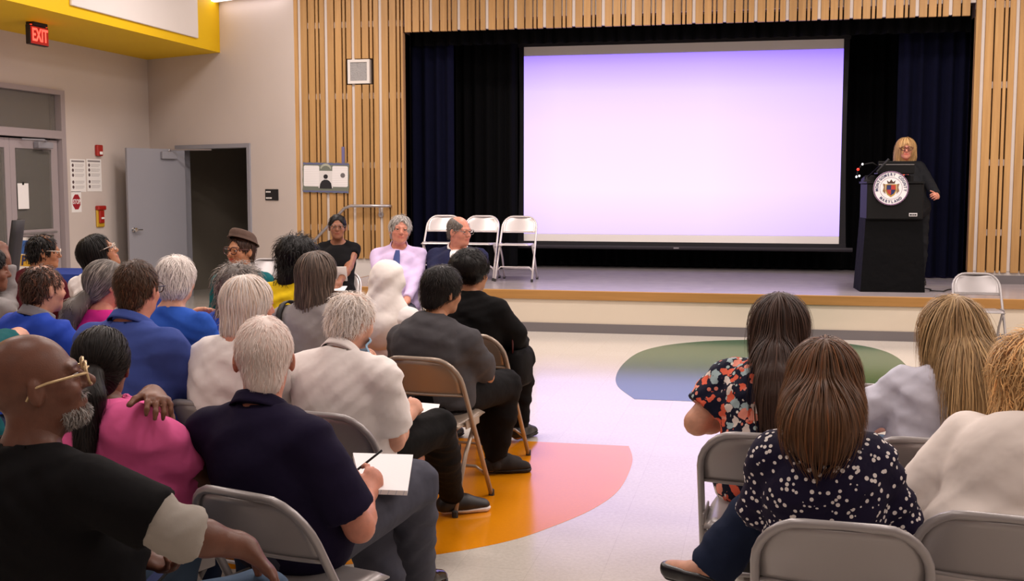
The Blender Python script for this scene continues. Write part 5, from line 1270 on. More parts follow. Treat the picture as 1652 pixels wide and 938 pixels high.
# brown felt hat
M_felt = cloth('brown_felt', '5c4a42', .9, .1); T = hat.T
hm_ = MB(); Rm = Matrix(hat.R.tolist())
def hatp(prof): 
    V = []; n = len(prof); seg = 28
    for r, z in prof:
        for k in range(seg):
            th = 2 * math.pi * k / seg; V.append(T(r * .86 * math.cos(th), -.022 + r * math.sin(th), z - .35 * (-.022 + r * math.sin(th)) * -1 * (1 if True else 0)))
    F = [(i * seg + k, i * seg + (k + 1) % seg, (i + 1) * seg + (k + 1) % seg, (i + 1) * seg + k) for i in range(n - 1) for k in range(seg)]; F.append(tuple(range((n - 1) * seg, n * seg)))
    return V, F
V, F = hatp([(.104, .085), (.116, .082), (.121, .080), (.12, .086), (.110, .092), (.107, .11), (.1, .135), (.085, .152), (.05, .16), (.01, .158)])
hb = link('hat', mesh_np('hat', V, F), M_felt, hat.o)
# light-blue face mask below the chin
M_mask = cloth('blue_mask_paper', '9cc0dc', .8, .05); T = white.T
MB().grid(lambda a, b: T((a - .5) * .165, .02 + .082 * math.cos((a - .5) * 2.7) + .010 * math.sin(b * 9), -.055 - .07 * b), 12, 9, .002).build('face_mask', M_mask, white.o, smooth=True)
# bag straps hugging the back
def strap(p, pts, w, m, name, parent, off=.016):
    tor = p.torso; P = []
    for a, b in zip(pts[:-1], pts[1:]):
        for k in range(8): P.append(A_(*a) + (A_(*b) - A_(*a)) * k / 8)
    P.append(A_(*pts[-1])); P = np.array(P)
    for _ in range(8):
        f, g = grad(tor, P); P = P - g * np.clip(f - off, -.05, .05)[:, None]
    f, g = grad(tor, P); t = np.gradient(P, axis=0); s_ = nrm_rows(np.cross(t, g)) * w / 2; g = g * .004
    V = np.stack([P - s_ - g, P - s_ + g, P + s_ + g, P + s_ - g], 1).reshape(-1, 3); F = []
    for i in range(len(P) - 1):
        for k in range(4): F.append((i * 4 + k, i * 4 + (k + 1) % 4, i * 4 + 4 + (k + 1) % 4, i * 4 + 4 + k))
    F += [(3, 2, 1, 0), tuple(len(V) - 4 + k for k in range(4))]
    return link(name, mesh_np(name, V, F), m, parent)
M_strap = mat('black_webbing', '1a191b', .6)
zN = grayw.N[2]
strap(grayw, [(-.085, .0, zN - .0), (-.08, -.08, zN - .05), (.0, -.17, zN - .17), (.10, -.17, zN - .32)], .034, M_strap, 'bag_strap', grayw.o, .03)
# handbag with dark red strap beside the person in black
bw_ = bun.to_world(A_(.27, .02, .60)); bg = empty('shoulder_bag', tuple(bw_ - A_(0, 0, .2)), -math.radians(10), 'black shoulder bag hanging beside the person in black in the aisle seat', 'bag')
MB().box((-.05, -.12, 0.02), (.05, .12, .24), .025).build('bag_body', K['black2'], bg, smooth=True)
MB().tube([(0, -.10, .23), (-.01, -.08, .36), (-.03, -.03, .46), (-.02, .06, .37), (0, .10, .23)], .009, 6, flat=.5).build('bag_strap', mat('dark_red_leather', '4a0f14', .5), bg, smooth=True)
# necktie
T = lav.T; N = lav.N; P = []
for k in range(9): P.append(A_(N[0] + .003 * k, N[1] + .16, N[2] - .005 - .04 * k))
P = np.array(P)
for _ in range(25): P[:, 1] -= (evp(lav.torso, P, 1.0) - .026) * .7
V = []; F = []
for k, q in enumerate(P):
    w_ = .018 if k == 0 else (.022 + .0035 * k)
    V += [q + A_(-w_, -.004, 0), q + A_(0, .006, 0), q + A_(w_, -.004, 0)]
for k in range(len(P) - 1): F += [(k * 3, k * 3 + 1, k * 3 + 4, k * 3 + 3), (k * 3 + 1, k * 3 + 2, k * 3 + 5, k * 3 + 4)]
link('necktie', mesh_np('necktie', V, F), K['tie'], lav.o)
MB().ell(T(0, 0, 0), (.001,) * 3, 4, 3) if False else None
# pale printed letters on the royal blue jacket back and the white sweatshirt sleeve are too small to read: plain white print
# ------------------------------------------------------------------ held things
def pad(corners, th, name, label, cat, m=M_paper, lines=True):
    """a flat pad through four world corners (order round the outline)"""
    c = np.mean(corners, 0); up = nrm(np.cross(np.array(corners[1]) - corners[0], np.array(corners[3]) - corners[0])); up = up if up[2] > 0 else -up
    V = [np.array(q) - c for q in corners] + [np.array(q) - c + up * th for q in corners]
    if np.cross(V[1] - V[0], V[3] - V[0]) @ up < 0: V = [V[i] for i in (0, 3, 2, 1, 4, 7, 6, 5)]
    o = link(name, mesh_np(name, V, [(3, 2, 1, 0), (4, 5, 6, 7), (0, 1, 5, 4), (1, 2, 6, 5), (2, 3, 7, 6), (3, 0, 4, 7)], False), m); o.location = c; tag(o, label, cat); return o
m = mat('ruled_paper', 'f4f1f2', .8); t = NT(m); v = t.coord(); wv = t.add('ShaderNodeTexWave', wave_type='BANDS', bands_direction='Y'); wv.inputs['Scale'].default_value = 38; t.link(v, wv.inputs['Vector'])
t.link(t.mix(t.ramp(wv.outputs[0], [(.0, (1, 1, 1)), (.06, (0, 0, 0))]), lin('f4f1f2'), lin('cfd2de')), t.b.inputs['Base Color']); M_rule = m
def onp(px_, d): return [at_depth(x, y, dd) for x, y, dd in px_]
pad(onp([(569, 738, 3.95), (666, 741, 3.98), (657, 800, 3.66), (583, 797, 3.64)], 0), .016, 'notebook', 'white ruled notebook on the gray trousered knee of the navy polo man', 'notebook', M_rule)
pad(onp([(672, 652, 5.12), (709, 655, 5.14), (692, 709, 4.86), (650, 702, 4.84)], 0), .008, 'writing_pad', 'white writing pad on the lap of the person in the white shirt', 'notebook', M_paper)
M_pen = mat('black_pen', '16161a', .3); M_pen2 = mat('yellow_pencil', 'd9b23a', .4)
tp = polo.to_world(np.array(polo.tips['R'][0])); tp2 = np.array(at_depth(577, 758, 3.72))
tag(MB().tube([tp2, tp2 + nrm(tp - tp2) * .085 + A_(0, 0, .03)], .004, 8).build('pen', M_pen), 'dark ballpoint pen in the hand of the navy polo man', 'pen')
tw_ = white.to_world(white.tips['L'][0]); tag(MB().tube([tw_ + A_(-.05, -.02, .01), tw_ + A_(.03, .03, .05)], .004, 8).build('pencil', M_pen2), 'yellow pencil held near the chin by the white shirted writer', 'pencil')
ph = bald.to_world(bald.WR['L']); c = np.array(at_depth(262, 922, 3.08))
ph_o = empty('smartphone', tuple(c), math.radians(-32), 'black smartphone with a lit screen in the hand of the bald man', 'phone'); ph_o.rotation_euler = (math.radians(38), math.radians(-10), math.radians(-40))
MB().box((-.038, -.078, -.005), (.038, .078, .004), .004).build('phone_case', M_black, ph_o); MB().box((-.034, -.072, .004), (.034, .072, .0046)).build('phone_screen', mat('phone_display', '0a0a12', .08, emit='3a3a58', emit_s=.5), ph_o)
lp = dress.to_world
tag(pad([lp(q) for q in ((-.13, .22, .655), (.13, .22, .655), (.13, .40, .63), (-.13, .40, .63))], .006, 'clipboard_papers', 'x', 'papers'), 'white papers lying on the bare knees of the woman in the black dress', 'papers')
tag(pad([lp(q) for q in ((-.12, .13, .70), (.12, .13, .70), (.12, .20, .84), (-.12, .20, .84))], .004, 'white_folder', 'x', 'folder'), 'white folder held upright in the hands of the woman in the black dress', 'folder')

# ------------------------------------------------------------------ chairs
names = ['bald man in the black T-shirt', 'woman in bright pink', 'man in the navy polo shirt', 'white shirted writer with fluffy hair', 'man in the charcoal T-shirt', 'person in loose black clothes', 'woman with the smooth white bob', 'brown haired man in the blue polo shirt', 'woman with the gray brown hair and bag strap', 'woman with curly gray hair', 'white haired person in bright blue', 'woman with the silver ponytail', 'person in the royal blue jacket', 'woman in yellow', 'woman in the white headscarf', 'woman gazing upward in white', 'man in the maroon sweatshirt', 'woman in the brown hat', 'gray sweatshirt person at the left edge', 'fair skinned person at the left edge', 'woman in the dotted blouse', 'woman in the cream cardigan', 'woman in the floral blouse', 'woman with very long blond hair', 'woman in the black dress', 'man in the lavender shirt', 'man in the navy suit']
for i, (pos, yw, lb) in enumerate(CHAIRS):
    kd = 'tan' if i in (4, 5) else ('white' if i in (24, 25, 26) else 'gray')
    folding_chair(pos, yw, {'tan': 'tan', 'white': 'pale', 'gray': 'gray'}[kd] + ' metal folding chair under the ' + names[i], kd, 'occupied folding chairs')
for (px_, py_), lb in (((703, 451), 'empty pale folding chair on stage, farthest from the screen'), ((766, 453), 'empty pale folding chair on stage, middle of three behind the man in the suit'), ((828, 455), 'empty pale folding chair on stage, nearest the projection screen')):
    q = on_z(px_, py_, HS); folding_chair((q[0], q[1] + .21, HS), 180, lb, 'white', 'chairs on the stage')
q = on_z(1580, 578, 0); folding_chair((q[0], q[1] + .1, 0), 178, 'empty gray folding chair on the floor below the lectern facing the audience', 'gray')
q = at_depth(432, 600, 13.0); folding_chair((q[0], q[1], 0), 165, 'empty gray folding chair by the wall between store room and slatted wall', 'gray')
q = at_depth(1412, 600, 5.0); folding_chair((q[0], q[1], 0), 2, 'empty gray folding chair between the floral blouse and the long blond hair', 'gray')

# ------------------------------------------------------------------ lectern
yl = 12.86; cl_ = on_y(1437, 472, yl); lx = float(cl_[0]); 
zt_ = float(on_y(1437, 296, yl)[2]) - HS; zm = float(on_y(1437, 353, yl)[2]) - HS
lec = empty('lectern', (lx, yl + .25, HS), math.radians(4), 'black lectern with a round white seal on its front at the right of the stage', 'lectern')
M_lec = mat('lectern_black', '080708', .65, spec=.25); M_skirt = cloth('black_table_skirt', '08080a', .9, .2)
def frus(w0, w1, d0, d1, z0, z1): return [(-w0, -d0, z0), (w0, -d0, z0), (w0, d0, z0), (-w0, d0, z0), (-w1, -d1, z1), (w1, -d1, z1), (w1, d1, z1), (-w1, d1, z1)]
BF = [(3, 2, 1, 0), (4, 5, 6, 7), (0, 1, 5, 4), (1, 2, 6, 5), (2, 3, 7, 6), (3, 0, 4, 7)]
MB().put(frus(.335, .295, .25, .215, 0, zm), BF).build('skirt', M_skirt, lec)
MB().box((-.292, -.25, zm - .01), (.292, .22, zt_), .012).build('upper_box', M_lec, lec)
MB().put(frus(.30, .30, .26, .26, zt_, zt_ + .02), BF).build('shelf', M_lec, lec)
MB().box((-.26, -.02, zt_ + .02), (.26, .24, zt_ + .10), .01, M=Matrix.Rotation(math.radians(-8), 4, 'X')).build('reading_desk', M_lec, lec)
# county seal
M_seal, M_blue, M_gold2 = mat('seal_white', 'f3f0f2', .5), mat('seal_navy', '23285c', .5), mat('seal_gold', 'b8923e', .5)
sr = .182; szc = float(on_y(1434, 304, yl)[2]) - HS; sxc = float(on_y(1434, 304, yl)[0]) - lx
seal = MB().lathe([(sr, -.262), (sr, -.274), (0, -.274)], (sxc, 0, szc), 40, 'y').build('seal', M_seal, lec)
rg_ = MB(); rg_.tube([(sxc + (sr - .006) * math.cos(a), -.274, szc + (sr - .006) * math.sin(a)) for a in np.linspace(0, 2 * math.pi, 48, endpoint=False)], .005, 6, closed=True); rg_.tube([(sxc + .115 * math.cos(a), -.274, szc + .115 * math.sin(a)) for a in np.linspace(0, 2 * math.pi, 48, endpoint=False)], .0018, 5, closed=True); rg_.build('seal_ring', mat('seal_plum', '6a3a6e', .5), seal)
lt = MB()
def arc_text(s_, r, a_mid, step, size, flip):
    for i, chx in enumerate(s_):
        if chx == ' ': continue
        a = math.radians(a_mid + (i - (len(s_) - 1) / 2) * step * (1 if flip else -1)); me = text_mesh(chx, size, .002, .85, .0012)
        rot = a - math.pi / 2 if not flip else a + math.pi / 2
        M = Matrix.Translation((sxc + r * math.cos(a), -.2755, szc + r * math.sin(a))) @ Matrix.Rotation(-rot, 4, 'Y') @ Matrix.Rotation(math.pi / 2, 4, 'X')
        n = len(lt.v); lt.v += [tuple(M @ v.co) for v in me.vertices]; lt.f += [tuple(k + n for k in p.vertices) for p in me.polygons]; bpy.data.meshes.remove(me)
arc_text('MONTGOMERY COUNTY', .145, 90, 12.2, .042, False); arc_text('MARYLAND', .145, 270, 12.5, .042, True)
lt.build('lettering', M_blue, seal)['kind'] = 'stuff'
def shape(pts, m, name, d, parent=seal): return MB().poly([(sxc + x, szc + z) for x, z in pts], 'y', -.2745 - d, -.2735).build(name, m, parent)
sh = [(-.045, .035), (.045, .035), (.047, -.02), (.03, -.055), (0, -.075), (-.03, -.055), (-.047, -.02)]
shape([(x * 1.25, z * 1.25) for x, z in sh], M_gold2, 'shield_border', .001); shape(sh, M_blue, 'shield', .002)
M_sred = mat('seal_red', 'b3372e', .5)
shape([(0, .035), (.045, .035), (.046, -.015), (0, -.015)], M_sred, 'shield_quarter', .003); shape([(-.046, -.015), (0, -.015), (0, -.07), (-.03, -.055)], M_sred, 'shield_quarter', .003)
shape([(-.035, .05), (-.045, .085), (-.02, .065), (0, .095), (.02, .065), (.045, .085), (.035, .05)], mat('seal_brown', '4a3226', .6), 'crest', .002)
for q in (-1, 1): shape([(q * x, z) for x, z in ((.06, .045), (.085, .05), (.075, .01), (.085, -.03), (.055, -.06), (.062, -.01))][::q], mat('seal_tan', '8a6a4a', .6), 'supporter', .002)
MB().box((.145, -.256, zm + .025), (.23, -.25, zm + .06), .002).build('maker_plate', mat('plate_white', 'd8d4d6', .5), lec)
MB().box((.152, -.2575, zm + .034), (.175, -.256, zm + .05)).box((.18, -.2575, zm + .034), (.196, -.256, zm + .05)).box((.2, -.2575, zm + .034), (.222, -.256, zm + .05)).build('plate_marks', M_black, lec)
# open laptop seen from behind on the lectern
lap = empty('laptop', (lx + .04, yl + .22, HS + zt_ + .10), math.radians(4), 'black laptop with a bright rear edge standing open on the lectern', 'laptop')
MB().box((-.19, 0, 0), (.19, .24, .016), .005).build('keyboard_base', M_black, lap)
MB().box((-.19, -.02, .005), (.19, -.008, .14), .004).build('screen_lid', M_lec, lap); MB().box((-.185, -.024, .10), (.185, -.02, .106)).build('lid_edge', M_alu, lap)
# microphone arm at the left of the lectern with its small lamps
mic = empty('microphone_stand', (lx - .27, yl + .1, HS + zt_ + .02), 0, 'jointed microphone arm with small red and white lights at the left of the lectern', 'microphone')
MB().lathe([(.04, 0), (.04, .012), (.012, .02), (.01, .05)], (0, 0, 0), 14).build('base', M_black, mic)
MB().tube([(0, 0, .04), (.12, -.02, .16), (.05, -.03, .20), (-.06, -.05, .18), (-.10, -.06, .12), (-.11, -.06, .04)], .008, 8).build('arm', M_lec, mic, smooth=True)
MB().tube([(.10, -.02, .10), (.22, -.02, .24)], .014, 8).build('microphone', M_black, mic)
M_led = mat('red_led', 'ff2010', .4, emit='ff2a18', emit_s=3); M_ledw = mat('white_led', 'ffffff', .4, emit='ffffff', emit_s=2)
MB().ell((-.10, -.068, .13), (.014,) * 3, 10, 6).build('red_light', M_led, mic)
for q in ((-.055, -.06, .185), (-.115, -.07, .05), (-.085, -.07, .06)): MB().ell(q, (.010, .008, .012), 8, 5).build('white_light', M_ledw, mic)
cb = MB(); rnd = random.Random(3); pts = [(lx + .33, yl + .5, HS + .3), (lx + .36, yl + .42, HS + .02), (lx + .45, yl + .3, HS + .012), (lx + .42, yl + .15, HS + .012), (lx + .55, yl + .1, HS + .012), (lx + .62, yl + .3, HS + .012), (lx + .8, yl + .6, HS + .012)]
tag(cb.tube(pts, .007, 6).build('cable', M_black, smooth=True), 'black cable lying on the stage beside the lectern foot', 'cable')

# ------------------------------------------------------------------ slatted wall: loudspeaker, poster, handrail
sp_o = empty('wall_loudspeaker', ((SPK[0] + SPK[1]) / 2, YP, (SPK[2] + SPK[3]) / 2), 0, 'square white loudspeaker with gray grille set into the slatted wall', 'speaker')
hw_, hh_ = (SPK[1] - SPK[0]) / 2 - .012, (SPK[3] - SPK[2]) / 2 - .012
fr = MB()
for a, b in (((-hw_, -hh_), (hw_, -hh_ + .035)), ((-hw_, hh_ - .035), (hw_, hh_)), ((-hw_, -hh_ + .035), (-hw_ + .035, hh_ - .035)), ((hw_ - .035, -hh_ + .035), (hw_, hh_ - .035))): fr.box((a[0], -.02, a[1]), (b[0], .08, b[1]))
fr.build('frame', M_white, sp_o)
m = mat('perforated_grille', '9c9a99', .5); t = NT(m); a, _ = dots(t, t.coord(), 120, .3, 0); t.link(t.mix(a, lin('9c9a99'), lin('5a5858')), t.b.inputs['Base Color'])
MB().box((-hw_ + .035, -.008, -hh_ + .035), (hw_ - .035, .06, hh_ - .035)).build('grille', m, sp_o)
pq = on_y(525.5, 287, YP - .02); po = empty('display_poster', tuple(pq), 0, 'gray green poster with two white text panels and a dark figure', 'poster')
po.rotation_euler = (0, math.radians(1.2), 0)
pw, ph_ = .315, .19
bpts = []
for i in range(14): bpts.append((-pw + 2 * pw * i / 13, -ph_ - (.01 if i % 2 else 0)))
for i in range(6): bpts.append((pw + (.008 if i % 2 else 0), -ph_ + .02 + (2 * ph_ - .04) * i / 5))
for i in range(14): bpts.append((pw - 2 * pw * i / 13, ph_ + (.01 if i % 2 else 0)))
for i in range(6): bpts.append((-pw - (.008 if i % 2 else 0), ph_ - .02 - (2 * ph_ - .04) * i / 5))
MB().poly(bpts, 'y', 0, .008).build('board', mat('poster_green', '6e7468', .7), po)
M_pb = mat('poster_blue', '5d6188', .7); MB().box((-pw, -.001, -ph_), (pw, 0, -ph_ + .02)).build('poster_border', M_pb, po); MB().box((-pw, -.001, ph_ - .02), (pw, 0, ph_)).build('poster_border', M_pb, po)
def rpanel(x0, x1, z0, z1, m, name, d=.002, r=.02): 
    pts = arc((x1 - r, z1 - r), r, 0, 90, 4) + arc((x0 + r, z1 - r), r, 90, 180, 4) + arc((x0 + r, z0 + r), r, 180, 270, 4) + arc((x1 - r, z0 + r), r, 270, 360, 4)
    return MB().poly(pts, 'y', -d, 0).build(name, m, po)
m = mat('printed_text_panel', 'ece9e8', .8); t = NT(m); wv = t.add('ShaderNodeTexWave', wave_type='BANDS', bands_direction='Z'); wv.inputs['Scale'].default_value = 14; t.link(t.coord(), wv.inputs['Vector']); t.link(t.mix(t.ramp(wv.outputs[0], [(.55, (0, 0, 0)), (.8, (1, 1, 1))]), lin('ece9e8'), lin('dcd8d8')), t.b.inputs['Base Color'])
rpanel(-pw + .01, -.09, -.115, .155, m, 'text_panel'); rpanel(.09, pw - .01, -.115, .155, m, 'text_panel'); rpanel(-.1, .1, -.14, .09, mat('photo_pale', 'd9d6d4', .7), 'photo', .0015)
M_fig = mat('printed_figure', '1d1b1f', .7)
MB().poly([(-.085, -.14), (-.075, -.08), (-.055, -.045), (-.02, -.025), (.02, -.025), (.05, -.04), (.075, -.07), (.09, -.14)], 'y', -.0035, -.0015).build('figure_body', M_fig, po)
MB().poly(arc((0, .015), .03, 0, 350, 14), 'y', -.004, -.0015).build('figure_head', M_fig, po)
MB().poly(arc((0, .105), .08, 20, 160, 8) + arc((0, .085), .07, 160, 20, 8), 'y', -.003, -.0005).build('arched_title', mat('poster_title', 'a8aa98', .7), po)
MB().poly(arc((.235, .035), .032, 0, 345, 14), 'y', -.0035, -.0015).build('round_emblem', mat('emblem_gray', '6a6668', .7), po)
q0, q1 = on_y(551, 237, YP - .012), on_y(556, 264, YP - .012)
tag(MB().box((float(q0[0]), YP - .012, float(q1[2])), (float(q1[0]), YP - .006, float(q0[2]))).build('painter_tape', mat('blue_tape', '6a6690', .7)), 'strip of blue gray tape on the slat above the poster', 'tape')
hr = empty('handrail', (-5.3, YP - .07, HS), 0, 'steel handrail climbing to the stage on the slatted wall', 'handrail')
def hl(px, py): 
    q = on_y(px, py, YP - .07); return (float(q[0]) + 5.3, 0, float(q[2]) - HS)
rl = [hl(470, 428), hl(500, 396), hl(556, 336), hl(566, 332.5), hl(600, 332.5), hl(625, 332.5)]
rl[-1] = rl[-1]; pts = rl + [(rl[-1][0] + .02, .03, rl[-1][2]), (rl[-1][0] + .02, .07, rl[-1][2] - .005)]
MB().tube(pts, .02, 10).build('rail', M_alu, hr, smooth=True)
for x, y in ((510, 385), (612, 333)):
    q = hl(x, y); MB().tube([(q[0], 0, q[2] - .018), (q[0], .005, q[2] - .09), (q[0], .07, q[2] - .11)], .009, 8).lathe([(.035, .058), (.035, .07)], (q[0], 0, q[2] - .11), 12, 'y').build('bracket', M_alu, hr)

# ------------------------------------------------------------------ signs and devices on the walls
def on_w_obj(name, px, py, label, cat):
    q = on_w(px, py); return empty(name, tuple(q), WR + math.pi, label, cat)           # local -y points into the room
sg = on_w_obj('room_sign', 439, 314.5, 'small black room sign with white lettering beside the store room door', 'sign')
MB().box((-.125, -.012, -.075), (.125, 0, .075), .004).build('plate', mat('sign_black', '141416', .4), sg)
lt2 = MB().box((-.105, -.0135, .03), (-.07, -.012, .048)).box((-.066, -.0135, .03), (-.045, -.012, .048)).box((-.041, -.0135, .03), (-.015, -.012, .048)).box((-.105, -.0135, -.052), (-.07, -.012, -.034)).box((-.066, -.0135, -.052), (-.04, -.012, -.034)).box((-.036, -.0135, -.052), (.005, -.012, -.034))
lt2.build('raised_characters', M_paper, sg)
def on_l(name, px, py, label, cat):
    q = on_x(px, py, XL); o = empty(name, tuple(q), math.pi / 2, label, cat); return o      # local x = world +y, local -y = +x (into the room)
st_ = on_l('fire_strobe', 157, 243, 'small red fire alarm strobe high on the wall by the open door', 'fire alarm')
zs_ = abs(float(on_x(157, 234, XL)[2] - on_x(157, 252, XL)[2])) / 2
MB().box((-.065, -.05, -zs_), (.065, 0, zs_), .01).build('housing', M_red, st_); MB().box((-.03, -.062, -zs_ + .02), (.035, -.05, -zs_ + .06), .005).build('flash_lens', M_paper, st_)
for (x0, x1, y0_, y1_), lb, hdr in (((113.5, 138, 257, 310), 'white notice sheet with icons, the one nearer the glass door', 1), ((140, 163.5, 257, 309), 'white notice sheet with small print, the one nearer the alarm', 0)):
    a, b = on_x(x0, y0_ + 1, XL), on_x(x1, y0_ + 3, XL); c = on_x((x0 + x1) / 2, (y0_ + y1_) / 2, XL); hz = abs(float(on_x((x0 + x1) / 2, y0_, XL)[2] - on_x((x0 + x1) / 2, y1_, XL)[2])) / 2; hx = abs(float(a[1] - b[1])) / 2
    o = empty('notice_sheet', tuple(c), math.pi / 2, lb, 'notice', 'notice sheets on the left wall'); MB().box((-hx, -.004, -hz), (hx, -.001, hz)).build('sheet', M_paper, o)
    pr = MB(); ic = MB(); pr.box((-hx * .85, -.005, hz * .82), (hx * .85, -.004, hz * .92))
    for k in range(5):
        zz = hz * (.62 - .3 * k - (.12 if k > 2 else 0)); ic.poly(arc((-hx * .68, zz), hx * .13, 0, 330, 11), 'y', -.0055, -.004)
        for j in range(3): pr.box((-hx * .42, -.005, zz + hz * (.06 - .07 * j)), (hx * (.8 - .15 * (j == 2)), -.004, zz + hz * (.075 - .07 * j)))
    pr.build('printed_lines', mat('print_gray', '8d8688', .8), o); ic.build('printed_icons', mat('print_dark', '5a4648', .8), o)
sp_ = on_l('stop_notice', 123, 326, 'white notice with a red stop sign beside the glass door', 'sign')
MB().box((-.11, -.004, -.135), (.11, -.001, .135)).build('sheet', M_paper, sp_); MB().poly([(.092 * math.cos(math.radians(22.5 + 45 * k)), .105 * math.sin(math.radians(22.5 + 45 * k))) for k in range(8)], 'y', -.006, -.004).build('octagon', mat('stop_red', 'a3212c', .6), sp_)
me = text_mesh('STOP', .085, .002, .8, .0015); me.transform(Matrix.Translation((0, -.007, 0)) @ Matrix.Rotation(math.pi / 2, 4, 'X')); link('lettering', me, M_paper, sp_)['kind'] = 'stuff'
pl_ = on_l('fire_pull_station', 160, 350, 'red fire alarm pull station in a yellow surround near the open door', 'fire alarm')
MB().box((-.09, -.03, -.14), (.09, 0, .10), .012).build('yellow_surround', mat('alarm_yellow', 'c9a02a', .5), pl_); MB().box((-.095, -.06, .09), (.095, 0, .15), .012).build('cover', M_red, pl_); MB().box((-.055, -.05, -.085), (.055, -.02, .085), .008).build('pull_box', M_red, pl_); MB().box((-.03, -.062, -.03), (.03, -.05, -.005), .003).build('handle', M_paper, pl_)
q = on_x(41, 316, XL); dn_ = empty('door_notice', (XL - .03, float(q[1]), float(q[2])), math.pi / 2, 'blank white sheet hanging on the glass of the entrance door', 'notice')
MB().box((-.105, -.003, -.16), (.105, 0, .15)).build('sheet', M_paper, dn_); MB().box((-.018, -.008, .13), (.018, -.003, .165), .003).build('clip', M_black, dn_)
# exit sign under the yellow soffit
qe = on_x(60, 59, XL + .75); ex = empty('exit_sign', (float(qe[0]), float(qe[1]), float(qe[2])), math.pi / 2, 'lit red EXIT sign under the yellow bulkhead', 'sign')
MB().box((-.17, -.03, -.10), (.17, .03, .115), .006).build('housing', mat('exit_housing', '2a2022', .5), ex)
MB().box((-.16, -.034, -.09), (.16, -.03, .10)).build('face_panel', mat('exit_face', '7a1612', .4, emit='c01c14', emit_s=.55), ex)
MB().box((-.13, -.05, .115), (.13, .05, zb - float(qe[2])), .004).build('canopy', M_black, ex)
me = text_mesh('EXIT', .20, .004, .70, .004); me.transform(Matrix.Translation((0, -.037, .004)) @ Matrix.Rotation(math.pi / 2, 4, 'X')); link('lettering', me, mat('exit_letters', 'ff6a58', .4, emit='ff4a3c', emit_s=2.2), ex)['kind'] = 'stuff'
MB().box((-.15, -.029, .1155), (.15, -.012, .118)).build('top_slot', mat('exit_glow', 'ff3010', .4, emit='ff3a1a', emit_s=5), ex)
# linear wall lamp near the slatted wall
ql = on_w(392, 2.5); wl = empty('linear_wall_lamp', tuple(MW @ Vector((.95, .12, float(ql[2]) + .03))), WR, 'long white linear lamp high on the wall beside the slats', 'lamp')
MB().box((-.9, -.12, .0), (.55, -.02, .10), .01).build('housing', M_white, wl)
MB().box((-.88, -.02, -.015), (.53, .09, .06), .01).build('diffuser', mat('lamp_diffuser', 'ffffff', .6, emit='fff2f6', emit_s=4.0), wl)

# ------------------------------------------------------------------ table, poster and chair by the entrance
qt = at_depth(70, 440, 11.3); M_bluecloth = cloth('blue_tablecloth', '2c3f86', .85, .1)
tb = empty('display_table', (float(qt[0]), float(qt[1]) + .3, 0), math.radians(4), 'long table under a blue cloth near the entrance', 'table')
ztb = float(on_y(70, 452, float(qt[1]))[2]); 
MB().box((-.95, -.38, .70), (.95, .38, .735), .006).build('table_top', M_grayframe, tb)
cl2 = MB(); cl2.box((-.97, -.4, .736), (.97, .4, .742))
def drape(u, v): 
    L4 = [(-.97, -.4), (.97, -.4), (.97, .4), (-.97, .4), (-.97, -.4)]; k = min(int(u * 4), 3); f_ = u * 4 - k; a, b = L4[k], L4[k + 1]; x = a[0] + (b[0] - a[0]) * f_; y = a[1] + (b[1] - a[1]) * f_
    o_ = 1 + .03 * v * math.sin(u * 90); return (x * o_, y * o_, .742 - .70 * v)
cl2.grid(drape, 97, 6, .004); cl2.build('tablecloth', M_bluecloth, tb, smooth=False)
rnd = random.Random(9)
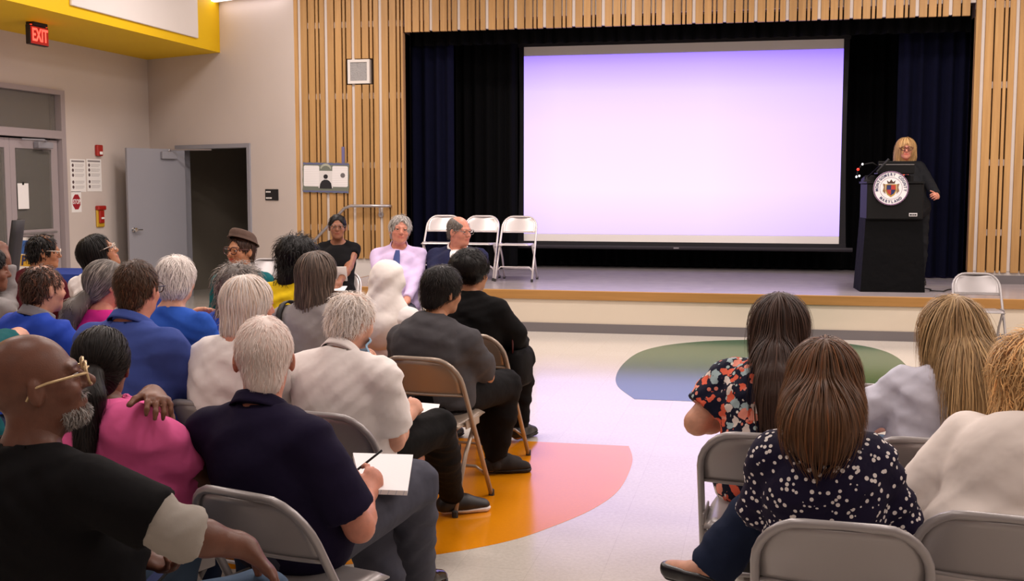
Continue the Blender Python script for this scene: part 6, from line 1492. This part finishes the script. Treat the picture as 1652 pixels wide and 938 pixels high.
for k, (x, y, lb) in enumerate(((-.5, -.15, 'white leaflet on the blue table, nearest the standing poster'), (.55, -.1, 'white leaflet on the blue table behind the woman gazing upward'), (.78, .12, 'white leaflet at the far end of the blue table near the wall notices'))):
    o = empty('leaflet', tuple(tb.matrix_basis @ Vector((x, y, .7435))), rnd.uniform(-.6, .6), lb, 'leaflet', 'leaflets on the blue table')
    MB().box((-.11, -.14, 0), (.11, .14, .006)).build('paper', M_paper, o); MB().box((-.09, -.02, .006), (.09, .1, .0065)).build('printed_block', mat('leaflet_gray', '8a8fb0', .8), o)
qp = at_depth(37, 430, 11.1); pb = empty('tabletop_poster', (float(qp[0]), float(qp[1]), .745), math.radians(-14), 'white poster with a blue block and a yellow letter standing on the table', 'poster')
hp_ = .36; tl = Matrix.Rotation(math.radians(-8), 4, 'X')
MB().box((-.12, 0, 0), (.12, .008, hp_), M=tl).build('board', M_paper, pb); MB().box((-.07, -.003, .2), (.1, 0, .33), M=tl).build('blue_block', mat('print_blue', '3566b0', .7), pb)
MB().box((-.05, -.003, .08), (.10, 0, .19), M=tl).build('yellow_block', mat('print_yellow', 'd9a92c', .7), pb)
me = text_mesh('P', .13, .002, 1, .004); me.transform(tl @ Matrix.Translation((-.0, -.005, .13)) @ Matrix.Rotation(math.pi / 2, 4, 'X')); link('lettering', me, M_blue, pb)
MB().box((-.02, .008, 0), (.02, .12, .006)).build('prop', M_paper, pb)
qo = at_depth(-48, 420, 8.8); oc = empty('office_chair', (float(qo[0]), float(qo[1]), 0), math.radians(-60), 'black high-backed mesh office chair at the left edge', 'chair')
m = mat('black_mesh', '17161a', .7); t = NT(m); a, _ = dots(t, t.coord(), 160, .3, 0); t.link(t.mix(a, lin('1d1a1c'), lin('0a090a')), t.b.inputs['Base Color'])
MB().grid(lambda u, v: ((u - .5) * (.46 - .06 * v), .2 + .12 * v + .05 * math.cos((u - .5) * 3),   .52 + .82 * v), 9, 9, .03).build('backrest', m, oc, smooth=True)
MB().box((-.24, -.25, .43), (.24, .22, .50), .03).build('seat', M_black, oc); MB().tube([(0, 0, .08), (0, 0, .43)], .03, 10).build('column', M_black, oc)
for k in range(5):
    a = 2 * math.pi * k / 5; MB().tube([(0, 0, .1), (.3 * math.cos(a), .3 * math.sin(a), .06)], .02, 8).lathe([(.03, -.02), (.03, .02)], (.3 * math.cos(a), .3 * math.sin(a), .03), 10, 'x').build('leg', M_black, oc)
